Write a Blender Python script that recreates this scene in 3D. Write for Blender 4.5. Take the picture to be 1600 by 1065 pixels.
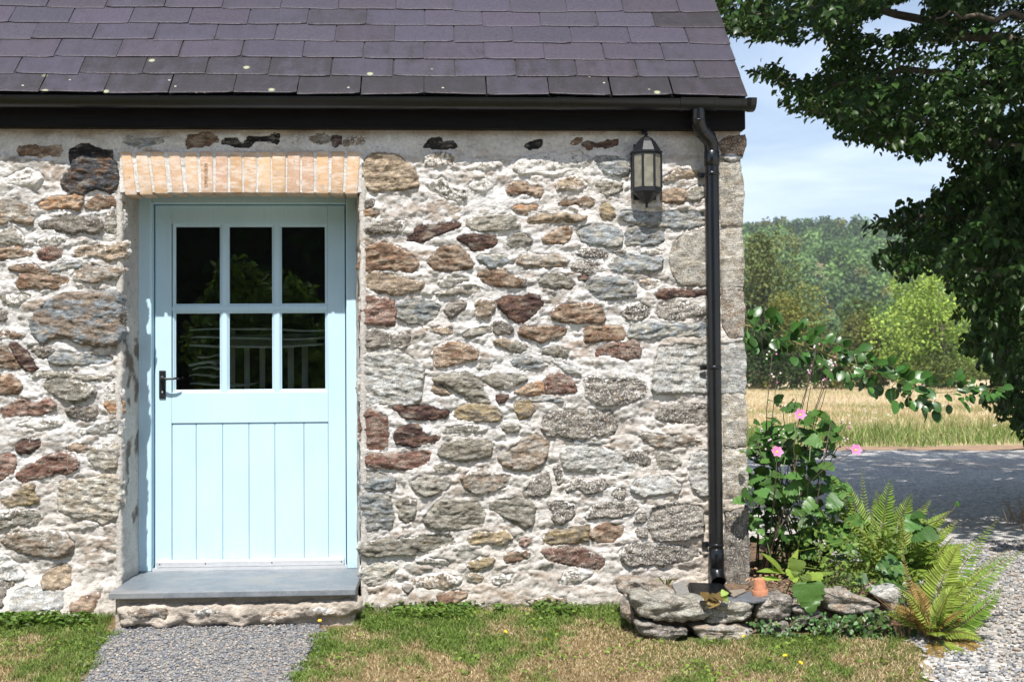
import bpy, bmesh, math, random
import numpy as np
from mathutils import Vector, Matrix

random.seed(7)
RNG = np.random.default_rng(7)
scene = bpy.context.scene
for o in list(bpy.data.objects):
    bpy.data.objects.remove(o, do_unlink=True)
COL = scene.collection

# ------------------------------------------------------------------ camera
F_PX = 2000.0                      # focal length in photo pixels (1600 wide)
YAW, PITCH, ROLL = math.atan(115 / F_PX), math.atan(53 / F_PX), math.radians(0.42)
CAM = Vector((0.0, -6.25, 1.125))
_f = Vector((math.sin(YAW) * math.cos(PITCH), math.cos(YAW) * math.cos(PITCH), math.sin(PITCH)))
_r = Vector((math.cos(YAW), -math.sin(YAW), 0))
_u = _r.cross(_f)
CR = _r * math.cos(ROLL) - _u * math.sin(ROLL)
CU = _u * math.cos(ROLL) + _r * math.sin(ROLL)
cam = bpy.data.cameras.new('camera')
cam.sensor_width = 36
cam.lens = F_PX * 36 / 1600
cam.clip_start, cam.clip_end = 0.05, 3000
cam.dof.use_dof = True
cam.dof.focus_distance = 6.25
cam.dof.aperture_fstop = 6.3
camo = bpy.data.objects.new('camera', cam)
COL.objects.link(camo)
m3 = Matrix((CR, CU, -_f)).transposed()
camo.matrix_world = Matrix.Translation(CAM) @ m3.to_4x4()
scene.camera = camo

# ------------------------------------------------------------------ light
SUN_EL, SUN_AZ = math.radians(57.5), math.radians(9)     # az: to the left of straight behind the camera
SUN_VEC = Vector((-math.sin(SUN_AZ) * math.cos(SUN_EL), -math.cos(SUN_AZ) * math.cos(SUN_EL), math.sin(SUN_EL)))
sun = bpy.data.lights.new('sun', 'SUN')
sun.energy = 5.0
sun.angle = math.radians(0.5)
sun.color = (1.0, 0.96, 0.91)
suno = bpy.data.objects.new('sun', sun)
COL.objects.link(suno)
suno.rotation_euler = SUN_VEC.to_track_quat('Z', 'Y').to_euler()
suno.location = (-3, -8, 12)

world = bpy.data.worlds.new('World')
scene.world = world
world.use_nodes = True
wn = world.node_tree
for n in list(wn.nodes):
    wn.nodes.remove(n)
w_out = wn.nodes.new('ShaderNodeOutputWorld')
w_bg = wn.nodes.new('ShaderNodeBackground')
w_sky = wn.nodes.new('ShaderNodeTexSky')
w_sky.sky_type = 'NISHITA'
w_sky.sun_disc = False
w_sky.sun_elevation = SUN_EL
w_sky.sun_rotation = math.pi + SUN_AZ      # sun stands behind the camera, a little to the left
w_sky.altitude = 50
w_sky.air_density, w_sky.dust_density, w_sky.ozone_density = 1.0, 0.7, 1.3
w_tc = wn.nodes.new('ShaderNodeTexCoord')
w_sep = wn.nodes.new('ShaderNodeSeparateXYZ')
wn.links.new(w_tc.outputs['Generated'], w_sep.inputs[0])
def wmath(op, a, b=None):
    n = wn.nodes.new('ShaderNodeMath'); n.operation = op
    for i, v in enumerate((a, b)):
        if v is None: continue
        if isinstance(v, (int, float)): n.inputs[i].default_value = v
        else: wn.links.new(v, n.inputs[i])
    return n.outputs[0]
zz = wmath('ADD', wmath('MAXIMUM', w_sep.outputs[2], 0.0), 0.16)
w_cmb = wn.nodes.new('ShaderNodeCombineXYZ')
wn.links.new(wmath('DIVIDE', w_sep.outputs[0], zz), w_cmb.inputs[0])
wn.links.new(wmath('MULTIPLY', wmath('DIVIDE', w_sep.outputs[1], zz), 1.6), w_cmb.inputs[1])
w_noi = wn.nodes.new('ShaderNodeTexNoise')
w_noi.inputs['Scale'].default_value = 1.15
w_noi.inputs['Detail'].default_value = 7
w_noi.inputs['Roughness'].default_value = 0.55
w_noi.inputs['Distortion'].default_value = 0.6
wn.links.new(w_cmb.outputs[0], w_noi.inputs['Vector'])
w_ramp = wn.nodes.new('ShaderNodeValToRGB')
w_ramp.color_ramp.elements[0].position = 0.36; w_ramp.color_ramp.elements[0].color = (0, 0, 0, 1)
w_ramp.color_ramp.elements[1].position = 0.60; w_ramp.color_ramp.elements[1].color = (1, 1, 1, 1)
wn.links.new(w_noi.outputs['Fac'], w_ramp.inputs[0])
w_mix = wn.nodes.new('ShaderNodeMix'); w_mix.data_type = 'RGBA'
hz_ = wmath('POWER', wmath('SUBTRACT', 1.0, wmath('MINIMUM', wmath('MAXIMUM', w_sep.outputs[2], 0.0), 1.0)), 4.0)
wn.links.new(wmath('MINIMUM', wmath('MULTIPLY', wmath('ADD', wmath('MULTIPLY', w_ramp.outputs[0], 0.70), 0.28), wmath('ADD', wmath('MULTIPLY', hz_, 0.75), 0.25)), 0.95), w_mix.inputs['Factor'])
wn.links.new(w_sky.outputs[0], w_mix.inputs[6])
w_mix.inputs[7].default_value = (8.6, 9.7, 11.6, 1)
wn.links.new(w_mix.outputs[2], w_bg.inputs['Color'])
w_bg.inputs['Strength'].default_value = 0.097
wn.links.new(w_bg.outputs[0], w_out.inputs['Surface'])

scene.view_settings.view_transform = 'Standard'
scene.view_settings.look = 'None'
scene.view_settings.exposure = 0.5
scene.view_settings.gamma = 1.0
scene.view_settings.use_curve_mapping = False
scene.cycles.use_denoising = True
scene.cycles.max_bounces = 8
scene.cycles.transparent_max_bounces = 12

# ------------------------------------------------------------------ helpers
def ray(px, py):
    return _f * F_PX + CR * (px - 800) + CU * (532.5 - py)
def at(px, py, Y=0.0):
    d = ray(px, py); t = (Y - CAM.y) / d.y
    return CAM + d * t
SLOPE = .06                                        # the lawn falls gently from the wall towards the camera
def gz(y):
    return SLOPE * np.clip(y, -40, 0)
def atg(px, py, h=0.0):                            # where a pixel's ray meets the ground
    d = ray(px, py); t = (h + SLOPE * CAM.y - CAM.z) / (d.z - SLOPE * d.y)
    p = CAM + d * t
    return p if p.y < 0 else atz(px, py, h)
def atz(px, py, z=0.0):
    d = ray(px, py); t = (z - CAM.z) / d.z
    return CAM + d * t
def proj(P):
    """photo pixel of world points (n,3)"""
    P = np.asarray(P) - np.array(CAM)
    w = P @ np.array(_f)
    return 800 + F_PX * (P @ np.array(CR)) / w, 532.5 - F_PX * (P @ np.array(CU)) / w, w

_perm = np.random.default_rng(3).permutation(256)
_perm = np.concatenate([_perm, _perm, _perm])
_g3 = np.array([[1,1,0],[-1,1,0],[1,-1,0],[-1,-1,0],[1,0,1],[-1,0,1],[1,0,-1],[-1,0,-1],[0,1,1],[0,-1,1],[0,1,-1],[0,-1,-1],[1,1,0],[0,-1,1],[-1,1,0],[0,-1,-1]], float)
def pn(x, y, z=0.0):
    x, y, z = np.broadcast_arrays(np.asarray(x, float), np.asarray(y, float), np.asarray(z, float))
    xi, yi, zi = np.floor(x).astype(int), np.floor(y).astype(int), np.floor(z).astype(int)
    xf, yf, zf = x - xi, y - yi, z - zi
    xi &= 255; yi &= 255; zi &= 255
    u, v, w = [t * t * t * (t * (t * 6 - 15) + 10) for t in (xf, yf, zf)]
    def g(dx, dy, dz):
        h = _perm[_perm[_perm[(xi + dx) & 255] + ((yi + dy) & 255)] + ((zi + dz) & 255)] & 15
        gr = _g3[h]
        return gr[..., 0] * (xf - dx) + gr[..., 1] * (yf - dy) + gr[..., 2] * (zf - dz)
    l = lambda a, b, t: a + t * (b - a)
    return l(l(l(g(0,0,0), g(1,0,0), u), l(g(0,1,0), g(1,1,0), u), v), l(l(g(0,0,1), g(1,0,1), u), l(g(0,1,1), g(1,1,1), u), v), w)
def fbm(x, y, z=0.0, o=4, gain=0.5):
    s, a, f = 0.0, 1.0, 1.0
    for i in range(o):
        s = s + a * pn(np.asarray(x) * f + 17.3 * i, np.asarray(y) * f - 9.1 * i, np.asarray(z) * f + 5.7 * i)
        a *= gain; f *= 2.03
    return s
def sst(a, b, x):
    t = np.clip((np.asarray(x, float) - a) / (b - a), 0, 1)
    return t * t * (3 - 2 * t)

def mk(name, V, F, mat, parent=None, smooth=False, col=None, mask=None):
    """one mesh object; F: (m,k) array or list of faces; col/mask: per-vertex rgb"""
    me = bpy.data.meshes.new(name)
    V = np.asarray(V, np.float32).reshape(-1, 3)
    if isinstance(F, np.ndarray):
        m, k = F.shape
        me.vertices.add(len(V)); me.vertices.foreach_set('co', V.ravel())
        me.loops.add(m * k); me.loops.foreach_set('vertex_index', F.astype(np.int32).ravel())
        me.polygons.add(m); me.polygons.foreach_set('loop_start', np.arange(0, m * k, k, dtype=np.int32))
        me.update(calc_edges=True)
    else:
        me.from_pydata([tuple(map(float, v)) for v in V], [], [tuple(map(int, f)) for f in F])
        me.update()
    if smooth:
        me.polygons.foreach_set('use_smooth', np.ones(len(me.polygons), dtype=bool))
    for nm, arr in (('Col', col), ('Mask', mask)):
        if arr is None: continue
        arr = np.asarray(arr, np.float32)
        if arr.ndim == 1: arr = np.tile(arr, (len(V), 1))
        a = me.attributes.new(nm, 'FLOAT_COLOR', 'POINT')
        a.data.foreach_set('color', np.concatenate([arr, np.ones((len(V), 1), np.float32)], 1).astype(np.float32).ravel())
    if mat: me.materials.append(mat)
    o = bpy.data.objects.new(name, me)
    COL.objects.link(o)
    if parent: o.parent = parent
    return o
def inst(name, src_me, parent=None, mw=None):
    o = bpy.data.objects.new(name, src_me); COL.objects.link(o)
    if parent: o.parent = parent
    if mw is not None: o.matrix_local = mw
    return o
def empty(name, loc=(0, 0, 0), parent=None):
    o = bpy.data.objects.new(name, None); COL.objects.link(o); o.location = loc
    o.empty_display_size = 0.1
    if parent: o.parent = parent
    return o
def tag(o, label=None, cat=None, group=None, kind=None):
    if label: o['label'] = label
    if cat: o['category'] = cat
    if group: o['group'] = group
    if kind: o['kind'] = kind
    return o
def join(parts):
    Vs, Fs, n = [], [], 0
    for V, F in parts:
        V = np.asarray(V, float).reshape(-1, 3)
        Vs.append(V); Fs += [tuple(i + n for i in f) for f in F]; n += len(V)
    return np.concatenate(Vs), Fs
def box(x0, x1, y0, y1, z0, z1):
    V = [(x, y, z) for x in (x0, x1) for y in (y0, y1) for z in (z0, z1)]
    return V, [(0,1,3,2), (4,6,7,5), (0,4,5,1), (2,3,7,6), (0,2,6,4), (1,5,7,3)]
def tube(path, r, n=8, cap=True):
    P = [Vector(p) for p in path]; k = len(P)
    R = r if hasattr(r, '__len__') else [r] * k
    V, F = [], []
    t0 = (P[1] - P[0]).normalized()
    side = t0.orthogonal().normalized()
    for i in range(k):
        t = ((P[min(i + 1, k - 1)] - P[max(i - 1, 0)])).normalized()
        side = (side - t * side.dot(t)).normalized(); b = t.cross(side)
        for j in range(n):
            a = 2 * math.pi * j / n
            V.append(P[i] + (side * math.cos(a) + b * math.sin(a)) * R[i])
    for i in range(k - 1):
        for j in range(n):
            F.append((i*n + j, i*n + (j+1) % n, (i+1)*n + (j+1) % n, (i+1)*n + j))
    if cap:
        F.append(tuple(range(n))[::-1]); F.append(tuple((k-1)*n + j for j in range(n)))
    return np.array([tuple(v) for v in V]), F
def lathe(prof, n=16, c=(0, 0, 0), a0=0.0):
    V, F = [], []
    for r, z in prof:
        for j in range(n):
            a = a0 + 2 * math.pi * j / n
            V.append((c[0] + r * math.cos(a), c[1] + r * math.sin(a), c[2] + z))
    for i in range(len(prof) - 1):
        for j in range(n):
            F.append((i*n + j, i*n + (j+1) % n, (i+1)*n + (j+1) % n, (i+1)*n + j))
    F.append(tuple(range(n))[::-1]); F.append(tuple((len(prof)-1)*n + j for j in range(n)))
    return np.array(V), F
def bevel(o, w, seg=2, angle=30):
    bm = bmesh.new(); bm.from_mesh(o.data)
    bmesh.ops.recalc_face_normals(bm, faces=bm.faces)
    es = [e for e in bm.edges if len(e.link_faces) == 2 and e.calc_face_angle(0) > math.radians(angle)]
    bmesh.ops.bevel(bm, geom=es, offset=w, segments=seg, affect='EDGES', profile=0.5, clamp_overlap=True)
    bm.to_mesh(o.data); bm.free(); return o
def recalc(o):
    bm = bmesh.new(); bm.from_mesh(o.data)
    bmesh.ops.recalc_face_normals(bm, faces=bm.faces)
    bm.to_mesh(o.data); bm.free(); return o
def pip(poly, x, y):
    """points in polygon"""
    x = np.asarray(x); y = np.asarray(y); ins = np.zeros(x.shape, bool)
    n = len(poly)
    for i in range(n):
        x1, y1 = poly[i]; x2, y2 = poly[(i + 1) % n]
        c = ((y1 > y) != (y2 > y)) & (x < (x2 - x1) * (y - y1) / ((y2 - y1) + 1e-12) + x1)
        ins ^= c
    return ins
def sdf(poly, x, y):
    d = np.full(x.shape, 1e9); n = len(poly)
    for i in range(n):
        x1, y1 = poly[i]; x2, y2 = poly[(i + 1) % n]
        ex, ey = x2 - x1, y2 - y1
        t = np.clip(((x - x1) * ex + (y - y1) * ey) / (ex * ex + ey * ey + 1e-12), 0, 1)
        d = np.minimum(d, (x - x1 - t * ex) ** 2 + (y - y1 - t * ey) ** 2)
    return np.where(pip(poly, x, y), 1, -1) * np.sqrt(d)
def resample(poly, n, rough=0.0, seed=0.0, smooth=1):
    P = np.array(poly, float)
    for _ in range(smooth):                       # corner cutting
        Q = np.roll(P, -1, 0)
        P = np.stack([P * .86 + Q * .14, P * .14 + Q * .86], 1).reshape(-1, 2)
    Q = np.vstack([P, P[:1]]); L = np.r_[0, np.cumsum(np.hypot(*np.diff(Q, axis=0).T))]
    s = np.linspace(0, L[-1], n, endpoint=False)
    R = np.stack([np.interp(s, L, Q[:, 0]), np.interp(s, L, Q[:, 1])], 1)
    if rough:
        c = R.mean(0)
        R = R + rough * np.stack([fbm(R[:, 0] * 22 + seed, R[:, 1] * 22), fbm(R[:, 0] * 22, R[:, 1] * 22 + seed + 40)], 1)
    return R

# leaves as two folded quads each; returns V,F
def leaves(P, D, Nn, L, W, fold=0.18, droop=0.15):
    P, D, Nn = [np.asarray(a, float) for a in (P, D, Nn)]
    D = D / np.linalg.norm(D, axis=1, keepdims=True)
    S = np.cross(D, Nn); S /= np.linalg.norm(S, axis=1, keepdims=True) + 1e-9
    U = np.cross(S, D)
    L = np.broadcast_to(np.asarray(L, float), (len(P),))[:, None]; W = np.broadcast_to(np.asarray(W, float), (len(P),))[:, None]
    b = P
    r1 = P + D * L * .30 + S * W * .48 + U * W * fold
    r2 = P + D * L * .68 + S * W * .40 + U * (W * fold - L * droop * .4)
    tp = P + D * L - U * L * droop
    l2 = P + D * L * .68 - S * W * .40 + U * (W * fold - L * droop * .4)
    l1 = P + D * L * .30 - S * W * .48 + U * W * fold
    V = np.stack([b, r1, r2, tp, l2, l1], 1).reshape(-1, 3)
    i = np.arange(len(P))[:, None] * 6
    Fq = np.concatenate([i + np.array([[0, 1, 2, 3]]), i + np.array([[0, 3, 4, 5]])], 0)
    return V, Fq
def unit(n):
    v = RNG.normal(size=(n, 3)); return v / np.linalg.norm(v, axis=1, keepdims=True)

# ------------------------------------------------------------------ materials
class NT:
    def __init__(s, name):
        s.m = bpy.data.materials.new(name); s.m.use_nodes = True
        s.t = s.m.node_tree; s.b = s.t.nodes['Principled BSDF']
        s.tc = None
    def n(s, typ, props=None, **inp):
        nd = s.t.nodes.new('ShaderNode' + typ)
        for k, v in (props or {}).items(): setattr(nd, k, v)
        for k, v in inp.items():
            k = k.replace('_', ' ')
            s.set(nd.inputs[k], v)
        return nd
    def set(s, sock, v):
        if hasattr(v, 'is_output') or isinstance(v, bpy.types.NodeSocket): s.t.links.new(v, sock)
        elif isinstance(v, bpy.types.Node): s.t.links.new(v.outputs[0], sock)
        else: sock.default_value = v
    def coord(s, kind='Object'):
        if s.tc is None: s.tc = s.t.nodes.new('ShaderNodeTexCoord')
        return s.tc.outputs[kind]
    def noise(s, scale, detail=4, rough=0.55, vec=None, sv=None, dist=0.0):
        vec = vec or s.coord()
        if sv:
            mp = s.t.nodes.new('ShaderNodeMapping'); s.t.links.new(vec, mp.inputs[0]); mp.inputs['Scale'].default_value = sv
            vec = mp.outputs[0]
        nd = s.n('TexNoise', Vector=vec, Scale=scale, Detail=detail, Roughness=rough, Distortion=dist)
        return nd.outputs['Fac']
    def vor(s, scale, feature='F1', vec=None, sv=None, rnd=1.0):
        vec = vec or s.coord()
        nd = s.n('TexVoronoi', {'feature': feature}, Vector=vec, Scale=scale, Randomness=rnd)
        return nd
    def ramp(s, fac, a, b, ca=0.0, cb=1.0):
        nd = s.n('MapRange', {'interpolation_type': 'SMOOTHSTEP'})
        s.set(nd.inputs[0], fac)
        for i, v in ((1, a), (2, b), (3, ca), (4, cb)): nd.inputs[i].default_value = v
        return nd.outputs[0]
    def math(s, op, a, b=0.0):
        nd = s.t.nodes.new('ShaderNodeMath'); nd.operation = op; s.set(nd.inputs[0], a); s.set(nd.inputs[1], b); return nd.outputs[0]
    def mix(s, fac, a, b, blend='MIX'):
        nd = s.t.nodes.new('ShaderNodeMix'); nd.data_type = 'RGBA'; nd.blend_type = blend
        s.set(nd.inputs[0], fac)
        for i, v in ((6, a), (7, b)):
            if isinstance(v, tuple) and len(v) == 3: v = v + (1,)
            s.set(nd.inputs[i], v)
        return nd.outputs[2]
    def attr(s, name):
        return s.n('Attribute', {'attribute_name': name})
    def out(s, color=None, rough=None, bump=None, bs=0.3, bd=0.01, spec=None, metal=None):
        if color is not None:
            if isinstance(color, tuple) and len(color) == 3: color = color + (1,)
            s.set(s.b.inputs['Base Color'], color)
        if rough is not None: s.set(s.b.inputs['Roughness'], rough)
        if spec is not None: s.set(s.b.inputs['Specular IOR Level'], spec)
        if metal is not None: s.set(s.b.inputs['Metallic'], metal)
        if bump is not None:
            nd = s.n('Bump', Height=bump, Strength=bs, Distance=bd); s.t.links.new(nd.outputs[0], s.b.inputs['Normal'])
        return s.m
    def val(s, v):        # value -> grey colour
        nd = s.n('CombineColor'); 
        for i in range(3): s.set(nd.inputs[i], v)
        return nd.outputs[0]

def m_mortar():
    s = NT('lime_mortar'); c = s.attr('Col').outputs['Color']
    n1 = s.noise(9, 5); n2 = s.noise(70, 5, .65); n3 = s.noise(260, 3, .6)
    c = s.mix(1.0, c, s.val(s.ramp(n1, .3, .7, .86, 1.08)), 'MULTIPLY')
    c = s.mix(1.0, c, s.val(s.ramp(n2, .25, .75, .80, 1.10)), 'MULTIPLY')
    c = s.mix(s.ramp(s.math('ADD', s.noise(26, 5, .7, sv=(.6, 1, 1.3)), s.math('MULTIPLY', n3, .12)), .64, .72, 0, .5), c, (.26, .225, .185))
    c = s.mix(s.ramp(n3, .62, .72, 0, .6), c, (.15, .125, .10))
    c = s.mix(s.ramp(s.noise(140, 2, .5), .68, .74, 0, .45), c, (.30, .18, .09))
    v = s.vor(190).outputs['Distance']
    h = s.math('ADD', s.math('MULTIPLY', n2, 1.0), s.math('ADD', s.math('MULTIPLY', n3, .55), s.math('MULTIPLY', v, -.25)))
    return s.out(c, .92, h, .9, .011, spec=.2)
def m_stone():
    s = NT('rubble_stone'); c = s.attr('Col').outputs['Color']
    mk_ = s.n('SeparateColor', Color=s.attr('Mask').outputs['Color'])
    n1 = s.noise(38, 5, .62, sv=(.55, 1, 1.5)); n2 = s.noise(150, 4, .65); n3 = s.noise(420, 2, .6)
    c = s.mix(1.0, c, s.val(s.ramp(n1, .25, .75, .58, 1.38)), 'MULTIPLY')
    c = s.mix(1.0, c, s.val(s.ramp(n2, .25, .75, .62, 1.30)), 'MULTIPLY')
    cr_ = s.noise(34, 5, .65, sv=(.45, 1, 3.2), dist=.8)
    c = s.mix(s.ramp(s.math('ABSOLUTE', s.math('SUBTRACT', cr_, .5)), .035, .0, 0, .48), c, (.05, .042, .034))
    c = s.mix(s.ramp(s.noise(18, 4, .6, sv=(.6, 1, 2.0)), .52, .68, 0, .42), c, (.47, .42, .35))
    c = s.mix(s.ramp(s.noise(55, 3), .62, .72, 0, .4), c, (.34, .20, .10))          # rust
    lich = s.math('ADD', s.noise(120, 3, .7), s.math('MULTIPLY', mk_.outputs[1], .17))
    c = s.mix(s.ramp(lich, .66, .72, 0, .85), c, (.58, .57, .53))                    # pale lichen specks
    c = s.mix(s.ramp(s.math('ADD', s.noise(85, 2, .5), s.math('MULTIPLY', mk_.outputs[1], .04)), .72, .76, 0, .8), c, (.46, .29, .05))
    w = s.math('ADD', s.noise(60, 5, .7), s.math('MULTIPLY', mk_.outputs[0], .62))
    wf = s.ramp(w, .74, .86, 0, .93)
    c = s.mix(wf, c, (.72, .695, .655))                                                # smeared limewash
    h = s.math('ADD', s.math('MULTIPLY', n1, .9), s.math('ADD', s.math('MULTIPLY', n2, .9), s.math('ADD', s.math('MULTIPLY', n3, .3), s.math('MULTIPLY', cr_, .6))))
    return s.out(c, .85, h, .9, .009, spec=.25)
def m_brick():
    s = NT('buff_brick'); c = s.attr('Col').outputs['Color']
    n1 = s.noise(30, 5, .6, sv=(.6, 1, 2.2)); n2 = s.noise(230, 3, .6)
    c = s.mix(1.0, c, s.val(s.ramp(n2, .3, .7, .84, 1.1)), 'MULTIPLY')
    c = s.mix(s.ramp(n1, .40, .66, 0, .72), c, (.68, .59, .51))
    c = s.mix(s.ramp(s.noise(75, 3), .64, .72, 0, .65), c, (.30, .17, .09))
    c = s.mix(s.ramp(s.noise(13, 4, .7), .56, .70, 0, .45), c, (.36, .28, .22))
    return s.out(c, .88, s.math('ADD', n2, s.math('MULTIPLY', n1, .6)), .5, .005, spec=.2)
def m_slate():
    s = NT('roof_slate'); c = s.attr('Col').outputs['Color']
    mk_ = s.n('SeparateColor', Color=s.attr('Mask').outputs['Color'])
    n1 = s.noise(14, 5, .62); n2 = s.noise(60, 5, .65); n3 = s.noise(300, 3, .6)
    c = s.mix(1.0, c, s.val(s.ramp(n2, .25, .75, .84, 1.14)), 'MULTIPLY')
    stk_ = s.noise(7, 4, .6, sv=(2.2, .35, .35))
    al = s.math('ADD', s.math('ADD', s.math('MULTIPLY', n1, .30), s.math('ADD', s.math('MULTIPLY', n2, .35), s.math('MULTIPLY', stk_, .28))), s.math('MULTIPLY', mk_.outputs[0], .42))
    c = s.mix(s.ramp(al, .54, .78, 0, .88), c, (.014, .011, .0115))                     # soot and algae
    c = s.mix(s.ramp(s.noise(110, 2, .5), .68, .73, 0, .30), c, (.17, .155, .165))
    c = s.mix(s.math('MULTIPLY', s.ramp(s.noise(90, 4, .7), .42, .6), s.math('MULTIPLY', mk_.outputs[1], .45)), c, (.11, .09, .10))
    sx_ = s.n('SeparateXYZ', Vector=s.coord()); uv_ = s.n('CombineXYZ', X=sx_.outputs[0], Y=s.math('MULTIPLY', sx_.outputs[2], 1.45)).outputs[0]
    v = s.vor(6.5, vec=uv_); v.voronoi_dimensions = '2D'; lsp = s.math('ADD', v.outputs['Distance'], s.math('MULTIPLY', n3, .14))
    pick = s.ramp(s.math('ADD', s.n('SeparateColor', Color=v.outputs['Color']).outputs[0], s.math('MULTIPLY', mk_.outputs[2], .55)), 1.17, 1.19)
    c = s.mix(s.math('MULTIPLY', s.ramp(lsp, .19, .13), s.math('MULTIPLY', pick, .75)), c, (.40, .41, .25))
    v2 = s.vor(17, vec=uv_); v2.voronoi_dimensions = '2D'; lsp2 = s.math('ADD', v2.outputs['Distance'], s.math('MULTIPLY', n3, .08))
    pick2 = s.ramp(s.math('ADD', s.n('SeparateColor', Color=v2.outputs['Color']).outputs[1], s.math('MULTIPLY', mk_.outputs[2], .45)), 1.26, 1.28)
    c = s.mix(s.math('MULTIPLY', s.ramp(lsp2, .16, .12), s.math('MULTIPLY', pick2, .75)), c, (.44, .45, .33))
    return s.out(c, s.ramp(n2, .3, .7, .5, .7), s.math('ADD', n2, s.math('MULTIPLY', n3, .4)), .35, .005, spec=.4)
def m_simple(name, col, rough=.6, var=.12, scale=40, bs=0.0, bd=.004, spec=.5, metal=0.0, sv=None):
    s = NT(name); n = s.noise(scale, 5, .6, sv=sv)
    c = s.mix(1.0, col, s.val(s.ramp(n, .25, .75, 1 - var, 1 + var)), 'MULTIPLY')
    return s.out(c, rough, n if bs else None, bs, bd, spec, metal)
def m_attr(name, rough=.7, scale=60, var=.15, bs=0.2, bd=.004, spec=.3, obj_random=0.0):
    s = NT(name); c = s.attr('Col').outputs['Color']; n = s.noise(scale, 4, .6)
    c = s.mix(1.0, c, s.val(s.ramp(n, .25, .75, 1 - var, 1 + var)), 'MULTIPLY')
    return s.out(c, rough, n, bs, bd, spec)
def m_leaf(name, rough=.5, trans=.35, tcol=(1.15, 1.25, .5), spec=.35, solid=None, var=.25, objvar=False, nscale=30):
    s = NT(name)
    if solid: c = s.mix(0.0, solid, solid)
    else: c = s.attr('Col').outputs['Color']
    if objvar:
        r = s.n('ObjectInfo').outputs['Random']
        c = s.mix(1.0, c, s.val(s.ramp(r, 0, 1, .62, 1.4)), 'MULTIPLY')
        r2 = s.math('FRACT', s.math('MULTIPLY', r, 7.31))
        c = s.mix(s.math('MULTIPLY', r2, .35), c, s.mix(1.0, c, (1.5, 1.15, .6), 'MULTIPLY'))
    n = s.noise(nscale, 3)
    c = s.mix(1.0, c, s.val(s.ramp(n, .25, .75, 1 - var, 1 + var)), 'MULTIPLY')
    s.out(c, rough, spec=spec)
    t = s.n('BsdfTranslucent', Color=s.mix(1.0, c, tcol, 'MULTIPLY'))
    mx = s.n('MixShader', Fac=trans)
    s.t.links.new(s.b.outputs[0], mx.inputs[1]); s.t.links.new(t.outputs[0], mx.inputs[2])
    out = [n_ for n_ in s.t.nodes if n_.type == 'OUTPUT_MATERIAL'][0]
    s.t.links.new(mx.outputs[0], out.inputs['Surface'])
    return s.m
def m_glass():
    s = NT('window_glass')
    g = s.n('BsdfGlossy', Color=(1, 1, 1, 1), Roughness=0.0)
    t = s.n('BsdfTransparent', Color=(.80, .84, .83, 1))
    fr = s.n('Fresnel', IOR=1.72)
    mx = s.n('MixShader', Fac=fr.outputs[0])
    s.t.links.new(t.outputs[0], mx.inputs[1]); s.t.links.new(g.outputs[0], mx.inputs[2])
    out = [n_ for n_ in s.t.nodes if n_.type == 'OUTPUT_MATERIAL'][0]
    s.t.links.new(mx.outputs[0], out.inputs['Surface'])
    return s.m
def m_paint():
    s = NT('blue_paint'); n = s.noise(5, 4); br = s.noise(30, 4, .6, sv=(3.0, 1, .12)); sp = s.noise(120, 3, .6)
    c = s.mix(1.0, (.505, .69, .785), s.val(s.ramp(n, .3, .7, .965, 1.02)), 'MULTIPLY')
    c = s.mix(1.0, c, s.val(s.ramp(br, .3, .7, .97, 1.02)), 'MULTIPLY')
    z_ = s.n('SeparateXYZ', Vector=s.coord()).outputs[2]
    dirt = s.math('MULTIPLY', s.ramp(z_, .42, .13), s.ramp(s.math('ADD', s.math('MULTIPLY', sp, .5), s.math('MULTIPLY', s.noise(11, 4, .7), .6)), .52, .72))
    c = s.mix(s.math('MULTIPLY', dirt, .35), c, (.30, .30, .28))
    c = s.mix(s.ramp(s.noise(46, 2, .5), .73, .76, 0, .5), c, (.36, .52, .60))
    return s.out(c, s.ramp(br, .3, .7, .36, .48), br, .10, .002, spec=.45)
def m_step():
    s = NT('step_slate'); n = s.noise(9, 5, .65); f = s.noise(70, 4, .65)
    c = s.mix(s.ramp(n, .35, .68), (.145, .165, .185), (.215, .23, .245)); c = s.mix(1.0, c, s.val(s.ramp(f, .3, .7, .86, 1.1)), 'MULTIPLY')
    c = s.mix(s.ramp(s.noise(34, 4, .7), .62, .72, 0, .5), c, (.40, .39, .36)); c = s.mix(s.ramp(s.noise(3, 3), .52, .68, 0, .35), c, (.27, .25, .22))
    return s.out(c, s.ramp(n, .3, .7, .42, .65), f, .25, .003)
MAT = dict(
    mortar=m_mortar(), stone=m_stone(), brick=m_brick(), slate=m_slate(),
    paint=m_paint(),
    plastic=m_simple('black_plastic', (.0045, .0055, .007), .27, .35, 9, .05, .002, .5),
    fascia=m_simple('dark_fascia', (.0045, .004, .004), .6, .6, 26, .25, .004, .14, sv=(.3, 1, 4)),
    iron=m_simple('black_iron', (.009, .010, .012), .40, .3, 60, .25, .002),
    step=m_step(),
    alu=m_simple('aluminium', (.78, .79, .80), .3, .05, 40, metal=.6),
    glass=m_glass(),
    inside=m_simple('dark_interior', (.045, .042, .04), .9, .3, 6),
    terracotta=m_simple('terracotta', (.47, .20, .105), .85, .16, 45, .3, .003),
    wood=m_simple('pale_wood', (.72, .72, .70), .6, .1, 20),
)

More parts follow.
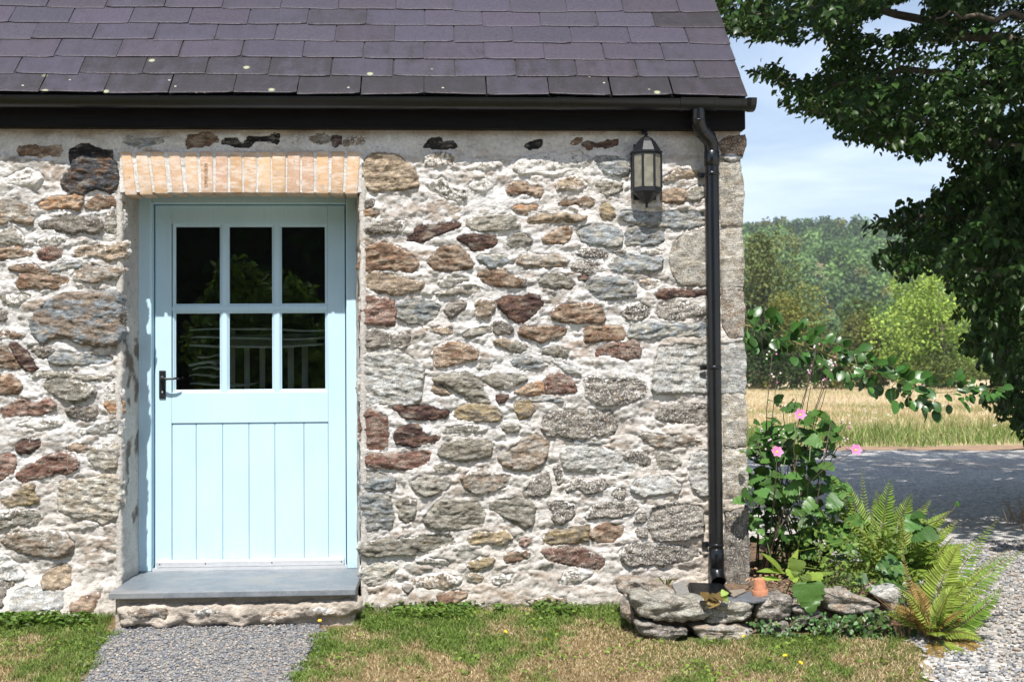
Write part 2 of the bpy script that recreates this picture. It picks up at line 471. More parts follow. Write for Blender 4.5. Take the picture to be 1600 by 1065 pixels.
# ================================================================== THE HOUSE
house = tag(empty('stone_cottage', (0, 0, 0)), 'whitewashed rubble stone cottage with purple slate roof and pale blue door', 'house')
ZONES = dict(A=(0,190,3.945), B=(0,440,3.945), C=(0,690,3.671), D=(540,190,4.632), E=(540,400,4.632), F=(540,610,4.632),
             G=(540,780,4.632), H=(800,190,4.632), I=(800,400,4.632), J=(800,610,4.632), K=(780,780,4.632), L=(980,190,4.632),
             M=(980,400,4.632), N=(980,610,4.632), O=(960,780,4.437), P=(170,190,3.81), Q=(1240,860,5.915))
def zpx(z, x, y):
    ox, oy, s = ZONES[z]; return ox + x / s, oy + y / s
PAL = dict(
    b=((.20,.125,.08),(.33,.25,.18)), r=((.195,.105,.078),(.29,.205,.165)), p=((.075,.043,.037),(.15,.088,.065)),
    k=((.012,.012,.014),(.035,.032,.03)), g=((.31,.295,.25),(.21,.19,.15)), s=((.27,.295,.305),(.34,.33,.29)),
    t=((.38,.30,.21),(.27,.21,.15)), l=((.46,.465,.45),(.38,.37,.335)), o=((.43,.25,.14),(.36,.27,.19)),
    y=((.32,.25,.145),(.27,.225,.165)), d=((.135,.118,.10),(.26,.235,.20)), m=((.27,.21,.155),(.35,.32,.275)),
    S=((.225,.25,.265),(.25,.20,.155)), D=((.06,.064,.074),(.15,.09,.06)), L=((.46,.435,.375),(.35,.305,.235)))
# zone palette wash protrusion(mm, 0 = varied) outline, traced on the wall plane
STONES = '''
A b 5 2 110,160 160,148 260,155 375,150 380,180 360,208 270,200 110,205
A g 62 14 30,355 100,320 170,285 240,320 270,350 240,400 150,395 60,380
A k 0 4 430,180 470,145 540,140 580,170 680,175 685,215 600,225 500,215 435,255
A D 4 18 380,370 430,290 470,230 540,208 680,225 715,270 725,330 730,380 690,435 600,410 490,445 410,425
A o 4 9 235,510 310,470 420,458 510,455 510,490 480,535 350,530 240,530
A b 8 8 520,525 560,485 620,455 690,475 740,500 735,518 640,522 530,540
A m 0 12 -40,500 0,490 50,480 110,482 130,510 190,530 175,575 205,600 195,628 110,620 60,610 0,635 -40,620
A d 16 16 240,630 330,600 390,585 415,560 450,585 540,600 610,600 635,640 610,675 550,690 520,670 430,690 350,665 260,660
A g 30 6 645,580 700,555 755,560 755,650 700,680 650,660
A g 24 14 -30,690 0,680 70,645 125,675 150,740 110,755 0,750 -30,745
A g 45 9 225,735 290,710 370,705 400,735 330,755 240,745
A b 10 8 -30,795 0,790 60,775 130,778 140,800 190,805 150,830 60,840 0,850
A r 12 8 232,800 280,775 350,785 385,800 375,835 320,850 245,845
A t 26 15 450,830 490,780 600,760 700,760 780,745 785,790 760,850 680,850 600,825 520,830
A b 8 6 55,910 120,885 210,880 250,915 310,932 200,925 70,918
A s 20 8 310,925 370,880 440,862 500,868 470,890 400,905 340,925
A m 18 14 440,955 470,905 540,870 610,905 700,900 765,905 740,955 680,970 600,985 500,985
A b 10 10 90,1000 130,950 230,935 330,950 425,970 410,985 340,1015 250,1030 130,1025
B g 30 9 0,100 60,85 150,75 195,90 130,120 60,135 20,120
B S 0 26 190,255 225,190 290,130 390,75 480,75 580,70 680,60 745,65 755,150 755,250 770,330 720,390 600,390 490,380 420,345 340,340 270,380 220,350 195,300
B d 10 9 -30,180 0,175 35,190 40,225 0,235 -30,230
B b 20 7 -30,315 0,310 60,300 100,325 155,335 100,345 0,350 -30,345
B p 0 12 60,385 95,378 140,415 190,480 230,540 160,552 130,520 95,450
B b 0 14 -40,412 0,415 45,420 80,460 125,535 60,525 0,520 -40,520
B b 8 14 -40,580 0,575 60,575 110,610 135,650 100,690 0,690 -40,680
B d 14 10 165,405 240,390 310,400 330,430 280,465 220,440
B s 8 10 300,470 340,440 430,435 560,450 680,460 690,490 600,500 450,505 370,520 310,500
B g 24 9 160,565 300,555 450,575 560,585 700,590 650,610 520,600 350,585 190,590
B g 20 17 250,620 320,600 420,600 520,620 600,660 570,700 500,740 400,735 330,690 290,660
B o 10 6 650,735 740,735 750,800 690,810 655,775
B g 45 6 660,640 735,620 740,725 650,725
B r 6 9 0,800 60,755 130,730 200,750 310,732 345,765 310,800 230,815 100,820 20,838
B d 12 13 400,790 470,770 600,775 605,800 575,850 430,835 415,815
B g 48 8 100,885 200,850 300,840 390,865 330,895 250,910 150,890
B s 36 10 490,930 540,895 640,870 740,850 750,880 720,930 600,925 520,938
B p 12 8 105,1000 140,975 240,985 245,1010 200,1040 115,1060
B b 18 8 405,1025 470,1000 540,1010 520,1050 430,1040
C L 20 14 505,60 560,20 680,5 685,80 660,150 560,150 510,110
C r 4 9 -40,80 0,75 60,68 90,95 80,170 30,195 0,220 -40,210
C r 12 11 90,200 140,150 250,95 330,65 400,65 450,110 440,150 380,185 310,175 240,205 130,228
C y 8 12 5,345 70,315 120,255 195,245 190,290 225,335 170,360 110,350 60,378
C g 30 15 -40,405 0,400 100,395 200,400 240,440 180,465 90,475 0,500 -40,500
C L 12 16 330,330 340,230 430,220 540,210 620,180 690,215 695,320 680,440 600,470 500,440 400,420 340,395
C m 16 22 5,570 30,530 130,530 240,505 370,515 420,590 400,640 290,662 160,640 60,610
C t 10 10 245,815 275,740 350,700 405,720 412,820 350,828 260,832
C l 0 4 95,900 100,855 150,830 250,835 380,860 385,935 200,950 100,945
C d 5 8 -40,800 0,800 45,795 90,800 40,850 30,930 0,950 -40,950
C b 15 8 435,920 500,880 590,855 570,910 550,950 440,945
C l 45 10 -40,640 0,640 40,650 150,760 110,790 0,780 -40,780
P s 10 3 80,120 110,92 180,95 210,112 315,100 320,120 250,140 140,145
P b 2 4 455,125 480,85 560,70 640,90 650,120 600,130 560,145 470,152
P k 0 3 672,130 700,100 760,100 770,125 830,145 790,148 720,135
P k 12 3 800,140 830,95 850,95 920,95 1010,75 1000,130 950,110 880,110 830,150
P g 30 4 1080,115 1130,90 1165,110 1110,135
P m 15 5 1195,100 1250,75 1320,85 1310,125 1240,130
P p 0 3 1325,85 1385,90 1380,130 1340,155 1328,120
P m 20 4 1395,120 1430,95 1520,100 1515,130 1410,140
D k 0 4 565,190 620,125 690,130 700,155 770,150 800,180 720,195 640,192
D t 10 13 130,330 150,260 230,230 380,250 430,300 500,350 525,470 420,490 200,505 130,460 145,400
D t 36 14 575,275 600,240 690,225 770,245 785,300 720,310 650,320 590,315
D g 52 12 880,350 890,310 960,300 1110,285 1130,310 1040,350 960,345
D g 44 12 580,450 650,440 700,400 720,440 740,480 860,490 885,540 830,580 760,560 680,500 620,500
D g 46 10 890,470 930,430 1000,425 1050,460 1020,500 930,500
D d 10 6 120,580 200,570 200,610 150,630 115,605
D o 10 8 105,640 180,630 240,660 200,685 130,665
D d 26 17 130,780 180,760 280,720 420,715 440,760 400,800 280,800 180,805
D p 14 5 450,860 500,800 540,750 640,760 720,740 820,728 830,765 740,790 640,830 560,855
D g 18 14 880,760 870,720 950,690 1150,670 1250,700 1260,765 1100,790 980,795
D p 4 12 808,845 860,825 980,825 1080,830 1095,870 1040,915 930,930 880,890
D b 5 12 95,950 180,890 290,880 400,915 480,980 530,1030 490,1090 400,1075 300,1060 105,1080
D b 12 17 590,1020 640,960 700,910 800,900 870,950 930,1040 880,1070 700,1080 640,1070
D s 4 12 950,990 1000,965 1150,965 1180,1010 1140,1040 1060,1045 980,1020
E t 20 13 130,160 190,110 320,130 440,165 500,180 570,195 540,240 440,270 350,275 220,260 150,210
E g 30 10 670,185 740,160 900,165 820,190 760,215 700,220
E g 26 12 630,270 780,250 880,235 930,210 985,240 930,265 850,275 700,290
E b 10 14 955,120 1040,100 1140,100 1190,150 1290,170 1285,210 1180,225 1060,210 990,180
E r 10 8 108,310 150,285 240,305 350,325 360,420 350,500 230,485 110,480
E s 6 10 375,350 430,330 540,325 640,335 685,370 650,440 560,485 440,475 380,440
E d 10 18 710,400 760,340 830,325 870,350 830,400 760,455
E t 26 14 940,330 980,305 1060,320 1085,370 1050,430 1010,460 940,435 955,380
E p 0 14 1085,330 1150,300 1230,288 1290,305 1340,275 1400,290 1418,335 1390,390 1340,440 1285,480 1210,455 1150,410
E d 20 10 105,590 115,540 190,525 290,560 465,560 465,640 400,660 300,655 180,670 115,650
E t 26 8 560,515 660,530 770,530 770,560 700,560 620,540
E g 22 10 850,580 880,540 960,520 1060,510 1050,545 950,580 870,595
E d 14 13 1070,490 1130,475 1210,520 1180,550 1110,570 1075,550
E b 24 12 620,720 650,660 760,620 860,640 965,690 950,740 860,760 720,800 640,780
E t 22 13 1060,610 1140,600 1240,630 1297,640 1290,670 1230,690 1160,660
E l 6 14 105,800 120,740 200,700 330,705 450,720 560,800 570,900 545,980 500,1080 300,1065 110,1060 100,960
E s 18 9 1205,770 1230,740 1330,735 1420,765 1475,780 1400,800 1320,820 1250,810
E g 8 22 625,890 720,860 870,840 980,900 1000,1000 1040,1050 1000,1075 920,1050 800,980 700,920 640,910
E t 12 6 640,930 700,950 760,1000 700,1010 640,990
E g 14 15 985,880 1100,850 1290,870 1320,900 1240,930 1170,960 1080,950 1030,910
E g 24 8 945,790 990,775 1060,790 1030,815 950,810
E p 14 5 1090,1020 1110,1000 1170,1020 1160,1045 1110,1050
F p 4 9 350,130 370,100 480,100 600,115 660,130 700,180 640,210 520,205 410,185
F p 10 14 670,150 720,140 750,155 720,190 690,180
F y 4 10 790,190 800,140 870,105 950,100 1090,120 1125,190 1100,220 960,215 830,205
F r 12 6 110,330 130,165 190,155 300,190 308,320 300,430 200,425 125,405
F p 8 9 350,330 380,280 470,245 520,250 560,310 600,340 680,335 670,355 560,385 470,402 370,385
F g 34 8 715,265 800,260 900,245 1020,270 980,305 850,305 730,305
F g 10 16 665,465 700,400 760,365 900,360 1040,370 1070,400 1040,480 960,500 850,515 760,500
F r 10 9 140,470 200,455 290,470 390,460 450,450 540,450 605,450 605,500 540,545 430,570 300,550 150,545
F s 10 12 105,600 180,580 270,610 355,640 360,700 290,715 180,710 120,680
F g 20 16 465,690 520,630 600,620 755,655 730,700 680,735 590,770 530,735
F m 24 14 840,620 900,590 970,560 1030,600 1100,620 1190,615 1160,690 1070,720 960,755 880,710
F g 10 15 370,820 440,775 500,790 510,840 490,920 440,955 395,925 390,870
F s 8 14 105,770 140,735 250,740 320,780 340,880 335,1000 240,1000 150,1020 125,950
F g 2 13 560,960 600,880 680,800 830,800 960,820 1010,900 990,980 860,1000 720,1005 640,990
F g 10 12 1040,830 1120,790 1250,785 1330,805 1374,850 1364,960 1300,1000 1220,950 1130,900
F m 4 18 1110,490 1170,445 1225,405 1300,340 1380,320 1475,385 1445,500 1424,545 1285,580 1190,560 1130,530
F y 10 12 1224,100 1264,65 1344,80 1369,150 1314,200 1264,205 1234,150
F g 20 12 1120,250 1180,235 1260,270 1250,305 1160,300
F g 24 10 640,560 700,535 810,555 740,595 680,580
G g 14 12 95,360 110,320 220,300 360,295 470,275 620,260 750,250 790,315 700,340 560,365 460,395 330,410 130,400
G y 24 9 880,280 930,250 1010,230 1100,250 1180,235 1205,290 1150,315 1020,320 910,325
G g 26 11 500,440 600,425 700,435 750,465 640,460 540,465
G L 18 14 115,520 150,480 240,460 370,480 380,500 330,560 250,610 180,630 125,590
G t 28 16 480,590 560,560 700,535 800,560 850,580 760,630 620,640 520,620
G y 26 14 875,480 940,430 1090,425 1060,460 1000,500 900,500
G y 24 12 870,540 940,530 1000,570 930,590 880,570
G g 36 12 1050,590 1090,560 1210,545 1180,590 1080,615
G b 12 12 660,690 720,670 800,655 890,665 870,705 790,730 690,740
G d 12 14 410,640 450,610 490,640 450,665
K r 12 10 150,290 180,275 235,290 180,340 155,320
K b 22 7 40,430 80,385 200,365 235,370 190,430 100,445 50,455
H k 6 3 90,170 130,150 215,130 220,165 190,190 120,195
H b 4 3 435,140 470,122 505,125 490,140 440,150
H p 8 4 512,165 540,145 620,160 760,130 770,165 690,185 600,180 520,178
H g 60 12 0,340 80,260 150,250 300,215 340,250 480,210 510,230 500,290 440,345 330,380 220,380 60,380
H s 20 8 600,260 660,245 760,265 840,300 838,385 740,390 660,360 620,310
H b 18 11 -40,480 -20,450 70,430 130,465 225,480 210,550 110,522 -30,520
H t 30 14 320,500 340,430 440,395 520,430 540,460 480,495 400,490
H g 24 10 600,450 640,430 720,445 805,450 800,490 750,520 690,535 640,495
H b 12 6 340,605 370,570 440,580 540,550 600,575 580,605 480,595 400,590
H o 16 7 0,630 60,605 180,610 180,635 110,645 30,660
H t 12 20 115,715 180,675 300,675 450,675 540,690 500,715 400,715 250,730 130,735
H y 12 12 640,620 680,590 735,630 745,690 700,710 640,680
L t 20 10 265,425 290,390 370,345 480,360 545,390 480,405 360,415
L b 8 10 245,560 260,510 330,480 430,490 425,555 380,580 280,582
L g 22 8 436,490 560,455 570,540 480,580 430,565
L s 6 9 -40,650 30,650 200,660 300,650 450,645 560,660 575,740 460,768 330,765 100,740 0,720 -60,690
H s 4 11 475,800 500,760 580,740 720,755 795,800 790,900 720,905 600,885 510,870
H s 4 9 815,830 860,755 950,765 1100,780 1095,870 1000,890 830,895
H b 16 13 210,850 300,800 390,750 430,800 400,870 330,880 250,885
H g 16 11 -20,840 60,800 150,855 130,890 30,910 -30,890
H m 6 15 30,1010 90,960 200,965 330,960 415,1010 380,1040 280,1055 100,1045
H d 24 8 450,940 550,930 650,930 700,955 640,980 520,980
H d 20 7 740,940 800,925 820,940 780,950 745,952
H g 30 6 930,940 1010,930 1100,938 1095,952 950,954
I d 22 10 430,70 470,40 560,35 640,55 660,105 560,110 460,105
I s 8 13 700,75 760,20 850,-10 1000,5 1095,20 1085,90 1000,105 880,115 750,100
I g 6 12 205,195 230,140 330,120 400,145 450,190 420,235 330,230 250,215
I p 0 8 480,155 540,138 565,155 550,178 490,175
I s 10 16 535,200 600,160 720,155 850,180 905,240 880,295 760,320 640,315 570,260
I t 34 8 920,185 1000,160 1080,180 1060,215 980,245 940,215
M p 14 9 200,280 250,250 350,245 500,250 580,255 580,275 460,295 350,290 220,298
M d 22 9 210,400 250,340 350,320 480,345 575,370 570,420 450,440 300,458 230,440
I d 26 9 800,420 850,360 920,330 1000,390 990,430 900,465 830,455
I b 10 13 290,400 330,360 430,345 560,345 640,360 680,470 640,480 500,480 380,475 300,455
I d 14 10 -50,160 0,145 50,150 95,180 80,215 0,215 -50,200
I b 14 13 45,555 80,505 200,520 340,515 400,530 380,570 300,590 200,620 110,590
I b 4 8 525,515 640,510 790,508 820,560 800,605 700,605 530,618
I r 8 10 605,720 640,650 740,635 910,615 925,690 930,735 820,745 720,715
M s 2 9 15,600 25,500 140,490 300,490 440,490 580,488 585,560 400,580 280,582 140,595
I g 20 12 200,690 300,650 410,690 400,725 300,725
I l 10 14 290,755 350,770 490,820 490,855 430,860 370,810
M l 4 9 180,990 200,800 240,650 420,640 595,650 600,985 400,990 250,993
I d 30 9 520,890 570,870 680,900 780,890 900,890 970,930 980,1010 880,1050 760,1070 620,1080 540,1020
I s 8 8 140,1030 200,1015 380,1040 300,1050 160,1050
I g 24 10 -60,660 0,620 60,630 110,660 60,690 0,690
I o 8 11 20,990 100,940 200,910 230,915 220,985 80,1000
I r 14 11 228,912 280,870 330,850 400,870 440,900 470,980 400,990 225,988
N d 16 12 205,190 240,130 400,100 590,110 600,190 560,240 400,235 280,215
N m 18 13 90,330 150,310 300,330 480,330 550,390 400,390 310,415 180,390
N g 24 7 210,500 240,465 340,460 390,530 350,560 240,565
N l 14 9 440,600 460,470 560,430 600,440 605,770 520,750 470,690
N l 14 12 30,730 60,650 170,625 300,620 390,690 380,730 250,745 120,765
O d 14 9 230,160 270,60 420,30 600,50 610,150 600,240 480,270 300,290 250,220
O d 20 11 35,370 80,320 230,310 400,310 560,340 600,380 480,420 300,450 130,460 60,430
J d 16 12 220,290 230,190 300,160 420,150 560,140 720,145 760,260 740,310 600,325 500,345 380,330 240,325
J s 20 6 375,380 450,362 680,378 560,392 390,392
J l 12 12 350,490 370,420 520,410 700,420 780,460 820,500 890,540 880,580 700,585 520,590 390,580
J d 16 10 800,490 860,450 980,455 1000,530 980,545 900,520
J d 12 13 80,750 140,670 210,590 260,600 280,730 180,760
J d 14 8 305,560 340,545 355,600 345,690 320,640
J d 24 14 400,740 450,640 540,670 660,655 685,690 600,740 540,740 480,700
J d 18 9 730,740 770,710 825,715 830,770 790,785
J d 16 11 255,820 330,805 450,815 440,920 330,970 285,930 300,860
J d 18 11 530,890 600,830 740,805 890,805 910,860 800,910 660,920 540,920
K y 2 10 330,300 345,250 400,230 520,205 655,195 655,260 640,300 500,315 340,312
K b 2 10 668,260 690,210 780,170 890,200 890,250 830,300 700,305
K r 10 10 305,370 400,360 500,345 580,350 680,390 760,440 740,485 620,485 500,470 350,430
K g 40 13 430,600 480,540 600,510 680,535 600,580 500,600
K d 20 9 980,170 1000,110 1060,110 1062,160
K t 30 12 200,740 350,690 480,720 470,760 300,765
K d 20 9 990,230 1060,220 1070,270 1010,275
'''
# quoins and blocks on the corner: solid blocks that turn the corner
QUOINS = '''
L L 10 10 665,300 820,290 838,500 835,750 680,755 668,500
L b 14 16 670,150 740,110 845,100 857,170 832,240 700,240 680,200
L l 10 24 664,252 740,235 834,262 744,290
L L 8 11 310,1000 340,880 420,820 575,780 600,1190 400,1185 340,1120
L L 10 10 670,790 830,770 842,1000 842,1190 680,1195
M m 12 10 685,240 840,230 850,400 842,590 740,590 690,500
M l 6 9 680,640 840,625 862,700 857,995 680,990
N L 14 10 690,30 845,30 862,180 862,270 856,400 700,400
N L 12 12 700,420 862,420 872,660 868,780 700,780
O d 10 10 770,90 925,55 932,360 938,600 850,640 770,560
'''
def parse(txt):
    out = []
    for ln in txt.strip().splitlines():
        p = ln.split(); z = p[0]
        pts = [tuple(map(float, q.split(','))) for q in p[4:]]
        w = [at(*zpx(z, *q)) for q in pts]
        out.append((p[1], float(p[2]) / 100, float(p[3]) / 1000, [(v.x, v.z) for v in w]))
    return out
def low(x, z):                                     # slow swell of the whole wall face (outwards)
    h = .011 * fbm(x * 2.1, z * 2.1, 3.3, 3)
    h = h + .075 * sst(.24, -.02, z) * sst(-1.45, -1.75, x) + .03 * sst(.16, 0, z)
    return h
ST = parse(STONES)
# the wall goes on to the left of what the photograph shows
x = -2.30
rr = random.Random(5)
zrow = 0.02
while zrow < 2.2:
    hgt = rr.uniform(.09, .17); x = -2.22 - rr.uniform(0, .1)
    while x > -3.55:
        wd = rr.uniform(.16, .38); k = 9
        cx, cz = x - wd / 2, zrow + hgt / 2
        poly = [(cx + (wd / 2 - .02) * math.copysign(abs(math.cos(a)) ** .6, math.cos(a)) * rr.uniform(.85, 1.05),
                 cz + (hgt / 2 - .016) * math.copysign(abs(math.sin(a)) ** .6, math.sin(a)) * rr.uniform(.8, 1.05)) for a in [2 * math.pi * i / k for i in range(k)]]
        ST.append((rr.choice('bbrgggmdtsp'), rr.uniform(.04, .4), rr.uniform(.008, .016), poly))
        x -= wd
    zrow += hgt
QN = parse(QUOINS)

# ---- mortar face of the front wall: a grid with the doorway left open
P_TL, P_TR = at(192, 303), at(563, 303)
DOOR_L, DOOR_R = at(191, 600).x, at(563, 600).x
LINT_B = at(380, 303).z                            # underside of the brick lintel
XR = at(1161, 560).x                               # right corner of the house
XL, ZT, ZB = -3.8, at(600, 196).z, -0.12
g = .0075
xs = np.arange(XL, XR + g * .5, g); zs = np.arange(ZB, ZT + .06, g)
GX, GZ = np.meshgrid(xs, zs)                       # (nz, nx)
SD = np.full(GX.shape, -1.0)
for pal, wash, prot, poly in ST + QN:
    pa = np.array(poly); (x0, z0), (x1, z1) = pa.min(0) - .05, pa.max(0) + .05
    i0, i1 = np.searchsorted(xs, [x0, x1]); j0, j1 = np.searchsorted(zs, [z0, z1])
    if i1 <= i0 or j1 <= j0: continue
    d = sdf(poly, GX[j0:j1, i0:i1], GZ[j0:j1, i0:i1]) + .006
    SD[j0:j1, i0:i1] = np.maximum(SD[j0:j1, i0:i1], d)
out = -np.minimum(SD, 0)
LO = low(GX, GZ)
# stones plastered right over: lumps in the mortar itself
GH = np.zeros(GX.shape); GT = np.zeros(GX.shape); rg = np.random.default_rng(12)
taken = out.copy()
for _ in range(5200):
    j, i = rg.integers(8, len(zs) - 30), rg.integers(8, len(xs) - 8)
    rm = taken[j, i]
    if rm < .012: continue
    rz = min(rm * rg.uniform(.5, .8), .032); rx_ = rz * rg.uniform(1.8, 4.5)
    a_ = rg.normal(0, .18); wi, wj = int(rx_ * 1.5 / g) + 2, int(rx_ * 1.5 / g) + 2
    sl = (slice(max(0, j - wj), j + wj), slice(max(0, i - wi), i + wi))
    X_, Z_ = GX[sl] - GX[j, i], GZ[sl] - GZ[j, i]
    e_ = np.sqrt(((X_ * math.cos(a_) + Z_ * math.sin(a_)) / rx_) ** 2 + ((Z_ * math.cos(a_) - X_ * math.sin(a_)) / rz) ** 2) + .35 * fbm(GX[sl] * 24, GZ[sl] * 34, 3.0, 3)
    m_ = sst(1.12, .82, e_) * (out[sl] > .002)
    GH[sl] = np.maximum(GH[sl], m_ * rg.uniform(.005, .012)); GT[sl] = np.maximum(GT[sl], m_ * (rg.random() < .8) * rg.uniform(.35, 1.0))
    taken[sl] = np.minimum(taken[sl], np.where(m_ > .05, 0, taken[sl]))
lump = fbm(GX * 9, GZ * 14, 1.7, 4)
H = LO - .001 - .005 * sst(0, .03, out) + .0075 * lump + .0045 * fbm(GX * 34, GZ * 46, 8.1, 4) + GH + .004 * (GT > .1) * fbm(GX * 30, GZ * 70, 5, 3)
tr = fbm(GX * 5 + 3, GZ * 16, 6.0, 3) * 3.2
crev = fbm(GX * 11, GZ * 21, 17.0, 4); H -= .0075 * np.exp(-(crev / .045) ** 2) * sst(.0, .25, fbm(GX * 4, GZ * 4, 6.6, 2) + .12)
H += .008 * (np.floor(tr) + sst(.72, 1, tr - np.floor(tr)) - tr)      # trowelled ledges that catch the sun
band = sst(ZT - .16, ZT - .05, GZ)
H = H * (1 - .55 * band)
H = np.where(SD > .004, LO - .022, H)
keep = ~((GX[:-1, :-1] > DOOR_L - .004) & (GX[:-1, 1:] < DOOR_R + .006)[:, :] & (GZ[:-1, :-1] < LINT_B + .05))
nz, nx = GX.shape
idx = np.arange(nz * nx).reshape(nz, nx)
Fq = np.stack([idx[:-1, :-1], idx[:-1, 1:], idx[1:, 1:], idx[1:, :-1]], -1)[keep]
white = np.array([.79, .772, .745]); sand = np.array([.66, .585, .50]); grey = np.array([.50, .48, .45]); brn = np.array([.30, .215, .14])
sa = np.clip(sst(1.15, .25, GZ) * .50 + .35 * sst(.7, 1.2, GX) + .55 * fbm(GX * 1.7, GZ * 1.7, 9, 3), 0, 1)[..., None]
C = white * (1 - sa) + sand * sa
gr = np.clip(sst(.05, .5, fbm(GX * 3.3, GZ * 5, 21, 4)) * .32, 0, 1)[..., None]; C = C * (1 - gr) + grey * gr
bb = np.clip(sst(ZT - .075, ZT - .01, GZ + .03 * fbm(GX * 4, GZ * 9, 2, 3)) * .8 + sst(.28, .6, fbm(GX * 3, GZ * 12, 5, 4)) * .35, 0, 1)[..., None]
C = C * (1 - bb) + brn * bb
dm = (sst(.16, -.02, GZ + .05 * fbm(GX * 8, GZ * 8, 2)) * .45)[..., None]; C = C * (1 - dm) + np.array([.33, .29, .23]) * dm
gt = np.clip(GT * sst(-.15, .30, fbm(GX * 20, GZ * 38, 14, 4) + .30 * GT), 0, .75)[..., None]
tint = np.stack([np.full(GX.shape, .0), np.zeros(GX.shape), np.zeros(GX.shape)], -1); hs = sst(-.3, .3, fbm(GX * 4, GZ * 6, 41, 2))[..., None]
C = C * (1 - gt) + (np.array([.29, .275, .235]) * (1 - hs) + np.array([.34, .25, .175]) * hs) * gt
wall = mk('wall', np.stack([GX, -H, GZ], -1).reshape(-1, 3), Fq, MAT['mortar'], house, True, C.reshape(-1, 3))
wall['label'] = 'front wall of rubble stones in thick lime mortar'

def stone_colour(pal, X, Z, seed, Y=0.0):
    A, B = np.array(PAL[pal][0]), np.array(PAL[pal][1])
    n = fbm(X * 15 + seed, Z * 26 - seed, Y * 15 + seed * .3, 4)
    f = sst(-.16, .24, n + .10 * math.sin(seed * 7))[..., None]
    C = A * (1 - f) + B * f
    v = (1 + .55 * fbm(X * 34, Z * 64 + seed, Y * 40, 3))[..., None]
    b = .88 + .26 * (math.sin(seed * 12.9898) * .5 + .5)
    gr_ = C.mean(-1, keepdims=True); C = gr_ + (C - gr_) * 1.0
    return np.clip(C * v * b * (1.02 if pal not in 'kpD' else .95), .004, .8)

# ---- every stone of the wall, bedded in the mortar
gs = .0052
for i, (pal, wash, prot, poly) in enumerate(ST):
    seed = i * 3.17 + 1
    P = resample(poly, max(20, int(len(poly) * 4)), .010, seed)
    (x0, z0), (x1, z1) = P.min(0) - .02, P.max(0) + .02
    X, Z = np.meshgrid(np.arange(x0, x1 + gs, gs), np.arange(z0, z1 + gs, gs))
    d = sdf([tuple(q) for q in P], X, Z) + .0068 + .0065 * fbm(X * 26, Z * 30, seed, 3) + .004 * fbm(X * 80, Z * 80, seed, 2)
    a = (math.sin(seed * 5.1) * .22); ca, sa_ = math.cos(a), math.sin(a)
    u, v = X * ca + Z * sa_, -X * sa_ + Z * ca
    cx, cz = P.mean(0)
    t1 = math.sin(seed * 3.3) * .10; t2 = math.sin(seed * 9.7) * .12 - .05
    prot = prot * .86 + .0025
    st = fbm(u * 7 + seed, v * 34, seed, 4) * 3.0
    terr = (np.floor(st) + sst(.7, 1, st - np.floor(st))) / 3.0
    face = .0075 * terr + .0062 * fbm(u * 22, v * 40, seed, 4) + .004 * fbm(u * 70, v * 95, seed, 2) + t1 * (X - cx) + t2 * (Z - cz)
    ew = .0025 + .004 * (math.sin(seed * 2.2) * .5 + .5)
    prof = 1 - np.exp(-np.maximum(d, 0) / ew)
    h = low(X, Z) - .004 + prof * (prot + face * min(1, .35 + prot * 65)) + np.where(d < 0, d * 1.6, 0)
    if Z.max() > ZT - .2:
        bnd = sst(ZT - .16, ZT - .05, Z); h = h * (1 - .3 * bnd)
    nzs, nxs = X.shape
    ii = np.arange(nzs * nxs).reshape(nzs, nxs)
    kp = np.maximum.reduce([d[:-1, :-1], d[:-1, 1:], d[1:, 1:], d[1:, :-1]]) > -.006
    Fs = np.stack([ii[:-1, :-1], ii[:-1, 1:], ii[1:, 1:], ii[1:, :-1]], -1)[kp]
    used = np.zeros(nzs * nxs, bool); used[Fs.ravel()] = True
    rem = np.cumsum(used) - 1
    V = np.stack([X, -h, Z], -1).reshape(-1, 3)[used]; Fs = rem[Fs]
    C = stone_colour(pal, X, Z, seed).reshape(-1, 3)[used]
    wmask = np.clip(wash * .95 + (.02 if pal in 'gltms' else 0) + .26 * np.exp(-np.maximum(d, 0) / .006) + .16 * sst(0, .5, fbm(X * 9, Z * 9, seed, 3)), 0, 1)
    if pal in 'kp': wmask = wmask * .7
    lich = dict(L=.75, l=.8, d=.72, g=.3, m=.3, s=.35, k=0, r=.38).get(pal, .15)
    if cx < .4: lich *= .55
    Mk = np.stack([wmask, np.full(X.shape, lich), np.zeros(X.shape)], -1).reshape(-1, 3)[used]
    mk('stone', V, Fs, MAT['stone'], wall, True, C, Mk)

